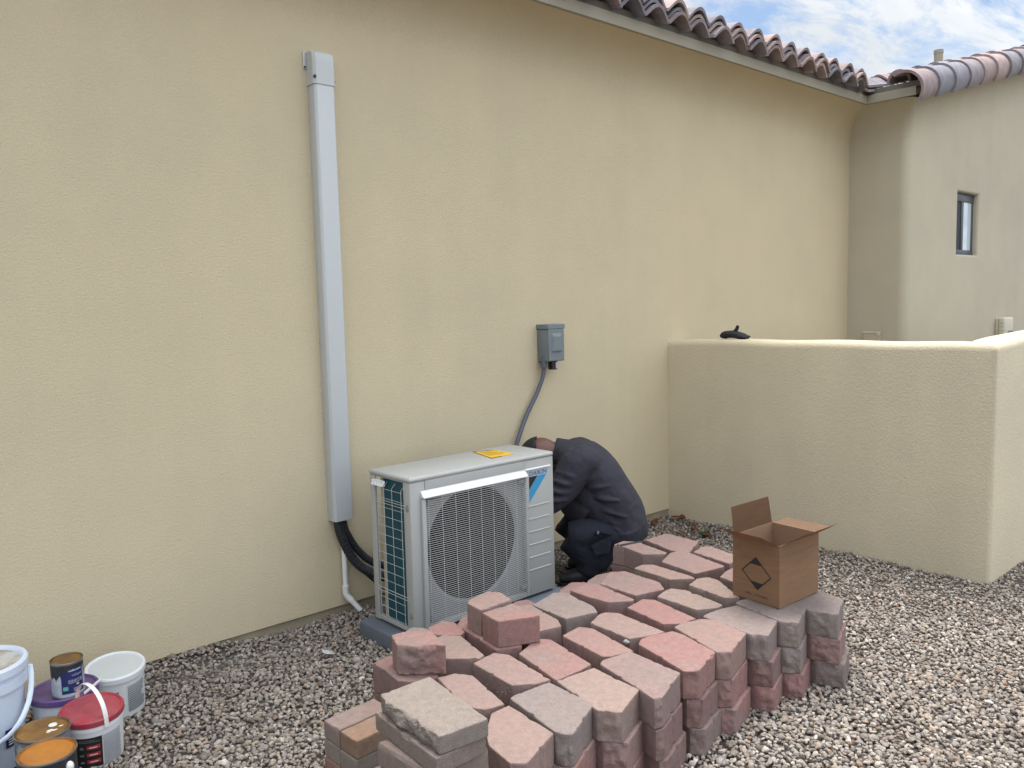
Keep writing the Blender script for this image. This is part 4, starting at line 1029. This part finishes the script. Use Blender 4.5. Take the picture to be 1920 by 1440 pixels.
# purple-lid tub with the small can standing on it
x, y = .681, -.350
t = thing('paint_tub', 'white tub with purple lid under the small blue can', 'tub', (x, y, 0)); fa = facing(x, y)
bm = BM(); lathe(bm, [(0, .002), (.094, 0), (.099, .005), (.108, .172), (.112, .173)]); obj('tub_body', bm, WHITEPL, t, smooth=35)
bm = BM(); lathe(bm, [(.109, .166), (.1145, .166), (.1155, .186), (.112, .190), (.105, .190), (.102, .185), (0, .185)]); obj('tub_lid', bm, PURPLE, t, smooth=35)
bm = BM(); lines(bm, .1075, fa-.1, fa+.25, .09, .13, 4, 0); obj('tub_print', bm, INKGREY, t)
bm = BM(); a_, b_ = Vector((.780, -.460, .224))-Vector((x, y, 0)), Vector((.722, -.488, .2065))-Vector((x, y, 0)); tube(bm, [b_+(b_-a_)*.15, b_, a_], [(.006, .0015)]*3, 8, ref=(0, 0, 1)); obj('tub_handle', bm, PVCW, t)
x, y, z0 = .683, -.408, .191
t = paint_can(x, y, .055, .126, z0, 'small paint can with torn navy label on the purple lid', 'paint can', RUST, CANMET); fa = facing(x, y)
bm = BM(); r_ = .0533
cyl_patch(bm, r_, .070, .117, fa-1.5, fa+1.5, 0, n=40)
cyl_patch(bm, r_+.0004, .006, .082, fa-1.5, fa-.42, 1, n=22, jag=.02, seed=2)
cyl_patch(bm, r_+.0006, .014, .100, fa-.40, fa+1.05, 2, n=30, jag=.010, seed=5)
cyl_patch(bm, r_+.0004, .004, .0138, fa-.42, fa+1.5, 1, n=24); cyl_patch(bm, r_+.0005, .014, .105, fa+1.06, fa+1.16, 1, n=4, jag=.01)
cyl_patch(bm, r_+.0008, .094, .102, fa+.05, fa+.9, 3, n=12, jag=.006, seed=8)
cyl_text(bm, 'valspar', r_+.0012, fa+.60, .073, .040, .012, 4)
cyl_text(bm, 'SIGNATURE', r_+.0012, fa+.48, .055, .052, .0085, 1, offset=.01)
cyl_patch(bm, r_+.0011, .051, .0525, fa+.0, fa+.95, 1, n=12)
cyl_patch(bm, r_+.0011, .027, .041, fa-.33, fa-.02, 5, n=8)
lines(bm, r_+.0011, fa+.3, fa+.9, .020, .034, 3, 4)
cyl_patch(bm, r_+.0011, .040, .047, fa+.5, fa+.68, 1, n=6)
obj('torn_label', bm, [CANDARK, mat('label_silver', (.38, .42, .47), .5, var=.2, vscale=60), NAVY, mat('label_lightblue', (.25, .40, .55), .4), mat('label_lilac', (.36, .36, .55), .5), TEAL], t)

# white bucket leaning by the wall
x, y = .885, -.25
t = thing('bucket', 'white bucket with clear lid and wire handle leaning by the wall', 'bucket', (x, y, 0)); fa = facing(x, y)
ax = Vector((math.cos(fa+math.pi/2), math.sin(fa+math.pi/2), 0)); t.rotation_mode = 'AXIS_ANGLE'; t.rotation_axis_angle = (R(7), *ax)
bm = BM(); lathe(bm, [(0, .002), (.095, 0), (.0985, .004), (.1025, .158), (.1065, .160), (.1065, .168)]); obj('bucket_body', bm, WHITEPL, t, smooth=35)
bm = BM(); lathe(bm, [(.1035, .163), (.109, .163), (.1095, .182), (.106, .187), (.099, .187), (.096, .183), (.0, .183)]); ld = obj('bucket_lid', bm, WHITEPL, t, smooth=35)
bm = BM(); lathe(bm, [(.0945, .1835), (0, .1835)], 40); obj('lid_window', bm, GREYLID, ld)
bm = BM()
cyl_patch(bm, .0988, .025, .145, fa+.35, fa+1.25, 1, r1=.1028, n=16); lines(bm, .1026, fa+.37, fa+1.2, .03, .14, 15, 0, .62, 4)
lines(bm, .1020, fa-.5, fa+.25, .02, .115, 9, 0, .3, 6, .6)
cyl_patch(bm, .1032, .115, .132, fa-.45, fa+.05, 2, n=8, jag=.008, seed=4)
obj('bucket_print', bm, [INKGREY, INKPALE, GREENINK], t)
bm = BM(); P_ = smoothpath([(.104*math.cos(fa+1.45), .104*math.sin(fa+1.45), .150), (.128*math.cos(fa+1.5), .128*math.sin(fa+1.5), .158), (.135*math.cos(fa+1.35), .135*math.sin(fa+1.35), .145), (.108*math.cos(fa+1.15), .108*math.sin(fa+1.15), .120)], 5); tube(bm, P_, .0016, 6); obj('bucket_handle', bm, CANMET, t)

# red-lid bucket
x, y = .716, -.565
t = thing('bucket', 'white bucket with red lid and raised white strap handle', 'bucket', (x, y, 0)); fa = facing(x, y)
ax = Vector((math.cos(fa+math.pi/2), math.sin(fa+math.pi/2), 0)); t.rotation_mode = 'AXIS_ANGLE'; t.rotation_axis_angle = (R(4.5), *ax)
bm = BM(); lathe(bm, [(0, .002), (.088, 0), (.0925, .005), (.0985, .142), (.1005, .143), (.1015, .156), (.1005, .158), (.1020, .170)]); obj('bucket_body', bm, WHITEPL, t, smooth=35)
bm = BM(); lathe(bm, [(.099, .162), (.1035, .162), (.104, .180), (.1005, .185), (.0955, .1855), (.093, .181), (.04, .181), (.0385, .1817), (.036, .181), (0, .181)]); obj('bucket_lid', bm, REDLID, t, smooth=35)
bm = BM()
cyl_patch(bm, .0935, .012, .125, fa-.62, fa+.26, 0, r1=.0988, n=20)
for k in range(3):
    z = .030+.026*k; cyl_patch(bm, .0985, z, z+.014, fa-.25, fa+.18, 1, n=8); cyl_patch(bm, .0983, z+.002, z+.012, fa-.48, fa-.34, 3, n=5, jag=.006, seed=k)
    lines(bm, .0990, fa-.17, fa+.1, z+.005, z+.010, 1, 2, .6)
lines(bm, .0985, fa-.5, fa+.2, .108, .120, 2, 3, .3)
cyl_patch(bm, .0937, .012, .128, fa+.275, fa+1.05, 4, r1=.0988, n=16); lines(bm, .0990, fa+.29, fa+1.02, .015, .126, 26, 3, .42, 9, .08)
obj('bucket_print', bm, [BLACKINK, LABELRED, INKPALE, INKGREY, INKPALE], t)
# strap handle: an arch from the near right to the far left side of the rim
bm = BM(); h0 = fa+.42; P_ = []
for k in range(25):
    q = k/24; d = math.cos(math.pi*q); P_.append((.105*d*math.cos(h0), .105*d*math.sin(h0), .150+.118*math.sin(math.pi*q)**.8))
tube(bm, P_, [(.0075, .0014)]*25, 8, ref=(-math.sin(h0), math.cos(h0), 0)); obj('bucket_handle', bm, PVCW, t, smooth=60)

# gallon cans at the front left
x, y = .545, -.650
t = paint_can(x, y, .0845, .193, .002, 'grey paint can with stained brown lid and white drop, behind the orange one', 'paint can', RUST, CANGREY, 'gallon paint cans'); fa = facing(x, y)
bm = BM(); lathe(bm, [(.0, .1922), (.012, .1919), (.0135, .190)], 20, cx=.034, cy=.012)
for (a, b_, s) in ((.0, -.02, .007), (.012, -.028, .006), (.035, -.012, .005), (-.006, -.030, .005)): ball(bm, (a+.018, b_, .1895), s, (1.6, .7, .15), n=8)
obj('paint_drips', bm, PVCW, t, smooth=50)
bm = BM(); cyl_patch(bm, .0816, .05, .10, fa-.9, fa-.35, 0); cyl_patch(bm, .0815, .12, .178, fa-1.2, fa+.5, 1, n=24, jag=.02, seed=12); obj('torn_label', bm, [LABELRED, mat('label_dullwhite', (.34, .34, .35), .5, var=.25, vscale=50)], t)
x, y = .522, -.818
t = paint_can(x, y, .0850, .193, .002, 'dark paint can with bright orange lid at the bottom left', 'paint can', ORANGE, CANDARK, 'gallon paint cans'); fa = facing(x, y)
bm = BM(); cyl_patch(bm, .0822, .02, .165, fa+.05, fa+.75, 0, n=16, jag=.03, seed=3); cyl_patch(bm, .0826, .06, .14, fa+.35, fa+.6, 1, n=8, jag=.02, seed=6); lines(bm, .0827, fa+.1, fa+.3, .10, .14, 2, 1, .6)
ball(bm, (.088*math.cos(fa+.72), .088*math.sin(fa+.72), .155), .012, (1, 1, 1.6), n=12); obj('torn_label', bm, [PVCW, CANDARK], t, smooth=40)
x, y = .330, -.690
t = paint_can(x, y, .0845, .193, .002, 'black paint can cut by the left edge of the picture', 'paint can', mat('can_lid_pale', (.45, .40, .24), .5), CANDARK, 'gallon paint cans')
bm = BM(); fa = facing(x, y); cyl_patch(bm, .0822, .05, .16, fa+.5, fa+1.3, 0, n=12, jag=.03); obj('torn_label', bm, PVCW, t)

# ------------------------------------------------------------------ crouching man
ROT = R(-46.266)
man = thing('person', 'man in charcoal shirt and dark trousers crouching behind the outdoor unit, head bent down', 'person', (3.32, -.46, 0), ROT)
def remeshed(name, bm, mat_, parent, vox, sm=6, disp=None, label=None):
    o = obj(name, bm, mat_, parent, smooth=180, label=label)
    r = o.modifiers.new('remesh', 'REMESH'); r.mode = 'VOXEL'; r.voxel_size = vox; r.use_smooth_shade = True
    s = o.modifiers.new('smooth', 'SMOOTH'); s.factor = .5; s.iterations = sm
    for (kind, size, st) in (disp or ()):
        tx = bpy.data.textures.new(name+kind, kind); tx.noise_scale = size
        if kind == 'CLOUDS': tx.noise_depth = 2
        if kind == 'WOOD': tx.wood_type = 'BANDNOISE'; tx.turbulence = 6
        d = o.modifiers.new('folds', 'DISPLACE'); d.texture = tx; d.strength = st; d.mid_level = .5; d.texture_coords = 'LOCAL'
    return o
def chain(bm, pts, rads, n=16, sub=6, ref=None):
    """smooth tapered limb with rounded ends"""
    P_ = smoothpath(pts, sub); N_ = len(P_)
    rr = []
    for i in range(N_):
        t = i/sub; k = min(int(t), len(rads)-2); f = t-k
        a, b_ = rads[k], rads[k+1]
        a = a if isinstance(a, tuple) else (a, a); b_ = b_ if isinstance(b_, tuple) else (b_, b_)
        rr.append((a[0]*(1-f)+b_[0]*f, a[1]*(1-f)+b_[1]*f))
    tube(bm, P_, rr, n, ref=ref)
    return P_
# body: trunk, neck, head with nose and ears, arms, hands with fingers, legs -> one continuous skin
bm = BM()
chain(bm, [(.26, 0, .27), (.22, 0, .40), (.13, 0, .55), (.03, 0, .66), (-.06, 0, .705)], [(.10, .15), (.09, .13), (.09, .14), (.09, .16), (.07, .13)], ref=(1, 0, .3))
chain(bm, [(-.03, 0, .70), (-.11, 0, .715), (-.17, 0, .705)], [.068, .060, .062])
hd = Matrix.Rotation(R(-12), 3, 'Y')
ball(bm, (-.215, 0, .705), .1, (1.06, .80, .95), hd, 24)
ball(bm, (-.235, 0, .655), .1, (.72, .62, .75), None, 20)                     # jaw and face, looking down
chain(bm, [(-.275, 0, .615), (-.262, 0, .578), (-.245, 0, .580)], [.012, .015, .012], 8)   # nose
ball(bm, (-.215, 0, .585), .022, (.6, 1.2, .5), None, 10)
for s in (-1, 1):
    ball(bm, (-.195, s*.083, .685), .03, (.8, .3, 1.1), None, 12)              # ears
    ball(bm, (-.272, s*.03, .610), .013, (1, 1, .7), None, 8)
hands = {}
for s, sh, el, wr in ((-1, (-.02, -.17, .690), (-.165, -.225, .475), (-.295, -.21, .445)), (1, (-.02, .17, .690), (-.17, .20, .49), (-.32, .12, .47))):
    chain(bm, [sh, tuple((Vector(sh)+Vector(el))/2), el, tuple((Vector(el)+Vector(wr))/2), wr], [.052, .046, .040, .036, .026])
    d = (Vector(wr)-Vector(el)).normalized(); sd = Vector((0, s, 0)); dn = d.cross(sd).normalized(); dn = dn if dn.z < 0 else -dn
    w0 = Vector(wr); palm = w0+d*.085
    chain(bm, [w0, w0+d*.045, palm], [(.026, .016), (.040, .015), (.040, .012)], ref=sd)
    for f_, (o_, ln) in enumerate(((-.030, .072), (-.010, .080), (.010, .076), (.029, .060))):
        b0 = palm+sd*o_-d*.012; c1 = .25+.08*f_
        p1 = b0+d*ln*.45+dn*.008; p2 = p1+(d*math.cos(c1*2)+dn*math.sin(c1*2))*ln*.34; p3 = p2+(d*math.cos(c1*3.4)+dn*math.sin(c1*3.4))*ln*.28
        chain(bm, [b0, p1, p2, p3], [.0095, .009, .0082, .0068], 8, 4)
    b0 = w0+d*.03-sd*.03*s*0-sd*.032; chain(bm, [b0, b0+d*.03-sd*.018+dn*.012, b0+d*.058-sd*.016+dn*.024], [.012, .0105, .008], 8, 4)
for s, kn, an in ((-1, (-.035, -.15, .272), (.035, -.15, .085)), (1, (-.03, .13, .285), (.075, .12, .085))):
    chain(bm, [(.24, s*.09, .26), (.10, s*.12, .272), kn], [.062, .052, .038]); chain(bm, [kn, (.02, kn[1], .19), an, (an[0]-.005, an[1], .04)], [.038, .044, .034, .032])
body = remeshed('body', bm, SKIN, man, .0075, 3)
# hair on the crown and back of the head
bm = BM(); ball(bm, (-.222, 0, .707), .1045, (1.06, .82, .96), hd, 32)
bm.verts.ensure_lookup_table()
bmesh.ops.delete(bm, geom=[v for v in bm.verts if v.co.x > -.232+.25*max(0, .72-v.co.z) or v.co.z < .655], context='VERTS')
bmesh.ops.solidify(bm, geom=bm.faces[:], thickness=.006)
obj('hair', bm, HAIR, man, smooth=180)
# shirt
bm = BM()
chain(bm, [(.275, 0, .235), (.262, 0, .30), (.232, 0, .39), (.178, 0, .48), (.108, 0, .585), (.025, 0, .665), (-.06, 0, .702), (-.115, 0, .715)],
      [(.118, .200), (.122, .195), (.128, .185), (.132, .185), (.132, .195), (.126, .205), (.088, .165), (.066, .085)], 28, 6, ref=(1, 0, .35))
for s, sh, el, wr in ((-1, (.0, -.155, .680), (-.165, -.225, .475), (-.255, -.215, .452)), (1, (.0, .155, .680), (-.17, .20, .49), (-.27, .145, .475))):
    chain(bm, [(.05, s*.10, .655), sh, tuple((Vector(sh)+Vector(el))/2+Vector((.012, 0, -.008))), el, wr], [.10, .098, .084, .064, .050], 18)
chain(bm, [(.0, 0, .56), (.09, 0, .46), (.17, 0, .36)], [(.10, .15), (.12, .17), (.12, .18)], 24, ref=(1, 0, .5))
chain(bm, [(-.10, .05, .52), (-.02, .04, .43), (.08, .0, .36)], [(.08, .13), (.11, .15), (.12, .17)], 24, ref=(1, 0, .5))
chain(bm, [(-.075, 0, .716), (-.135, 0, .730)], [(.076, .078), (.072, .070)], 20)      # collar
# folds pulled from the armpit across the back, and along the sleeve
CEN = [Vector(p) for p in ((.275, 0, .235), (.262, 0, .30), (.232, 0, .39), (.178, 0, .48), (.108, 0, .585), (.025, 0, .665), (-.06, 0, .702))]
CEN = smoothpath(CEN, 6)
def on_side(u, z, s=-1):
    d = min((Vector((u, 0, z))-c).length for c in CEN); return Vector((u, s*.192*math.sqrt(max(.02, 1-(d/.136)**2)), z))
for pts in (((.03, .56), (.07, .60), (.11, .645)), ((.03, .535), (.10, .555), (.18, .56)), ((.04, .505), (.13, .49), (.22, .475)), ((.05, .47), (.15, .42), (.26, .385)),
            ((.08, .43), (.17, .36), (.29, .32)), ((.12, .385), (.20, .315), (.30, .268)), ((.14, .345), (.21, .285), (.29, .245)), ((.02, .60), (.03, .66), (.06, .71))):
    q = [on_side(u, z) for u, z in pts]; chain(bm, q, [.005, .015, .004], 8, 6)
for k in range(4):
    t0 = .12+.2*k; a, b_ = Vector((.0, -.155, .68)), Vector((-.165, -.225, .475)); c_ = a.lerp(b_, t0); d_ = a.lerp(b_, t0+.24)
    chain(bm, [c_+Vector((.055, -.055, -.03)), c_.lerp(d_, .5)+Vector((0, -.088, .0)), d_+Vector((-.06, -.045, .045))], [.005, .014, .004], 8, 6)
# loose hem hanging over the seat
chain(bm, [(.255, 0, .30), (.272, 0, .225)], [(.13, .205), (.118, .205)], 28, ref=(1, 0, .2))
shirt = remeshed('shirt', bm, SHIRT, man, .0065, 4, (('CLOUDS', .22, .018),))
# trousers
bm = BM()
chain(bm, [(.29, 0, .30), (.262, 0, .225)], [(.10, .17), (.085, .16)], 24, ref=(1, 0, .2))
for s, kn, an in ((-1, (-.058, -.15, .270), (.030, -.15, .085)), (1, (-.09, .11, .30), (.06, .12, .085))):
    chain(bm, [(.25, s*.085, .25), (.16, s*.11, .262), (.05, kn[1], .275), kn], [.100, .098, .094, .084], 20)
    chain(bm, [kn, (.02, kn[1], .20), (.055, kn[1], .13), (an[0]+.005, an[1], .06)], [.086, .088, .074, .062], 20)
chain(bm, [(.16, -.12, .20), (.12, -.14, .14), (.08, -.15, .10)], [.06, .06, .05], 16)
remeshed('trousers', bm, PANTS, man, .009, 5, (('CLOUDS', .12, .016),))
bm = BM()
q = [(.085, .33), (.175, .30), (.165, .205), (.085, .195), (.06, .25)]
v0 = [bm.verts.new((a, -.243-.01*math.sin(a*20), b_)) for a, b_ in q]; bm.faces.new(v0); bmesh.ops.solidify(bm, geom=bm.faces[:], thickness=.012)
obj('cargo_pocket', bm, PANTS, man, smooth=40)
bm = BM(); P_ = [(.10+.006*math.cos(a), -.252, .318+.006*math.sin(a)) for a in np.linspace(0, 5.2, 10)]; tube(bm, P_, .0013, 6); obj('pocket_ring', bm, SILVER, man)
# boots
for yc, x0 in ((-.15, 0), (.12, .045)):
    bm = BM()
    chain(bm, [(.075+x0, yc, .050), (.02+x0, yc, .050), (-.05+x0, yc, .040), (-.115+x0, yc, .030)], [(.042, .040), (.050, .042), (.036, .048), (.022, .034)], 16, ref=(0, 0, 1))
    chain(bm, [(.045+x0, yc, .05), (.045+x0, yc, .12)], [.046, .050], 16)
    remeshed('boot', bm, BOOT, man, .006, 4)
    bm = BM(); pts = [(.115, .0), (.11, .035), (.05, .038), (-.04, .048), (-.10, .044), (-.135, .02), (-.14, 0), (-.135, -.02), (-.10, -.044), (-.04, -.048), (.05, -.038), (.11, -.035)]
    prism(bm, [(a+x0, yc+b_) for a, b_ in pts], 'z', -.004, .016, .003); obj('boot_sole', bm, BLACKPL, man)
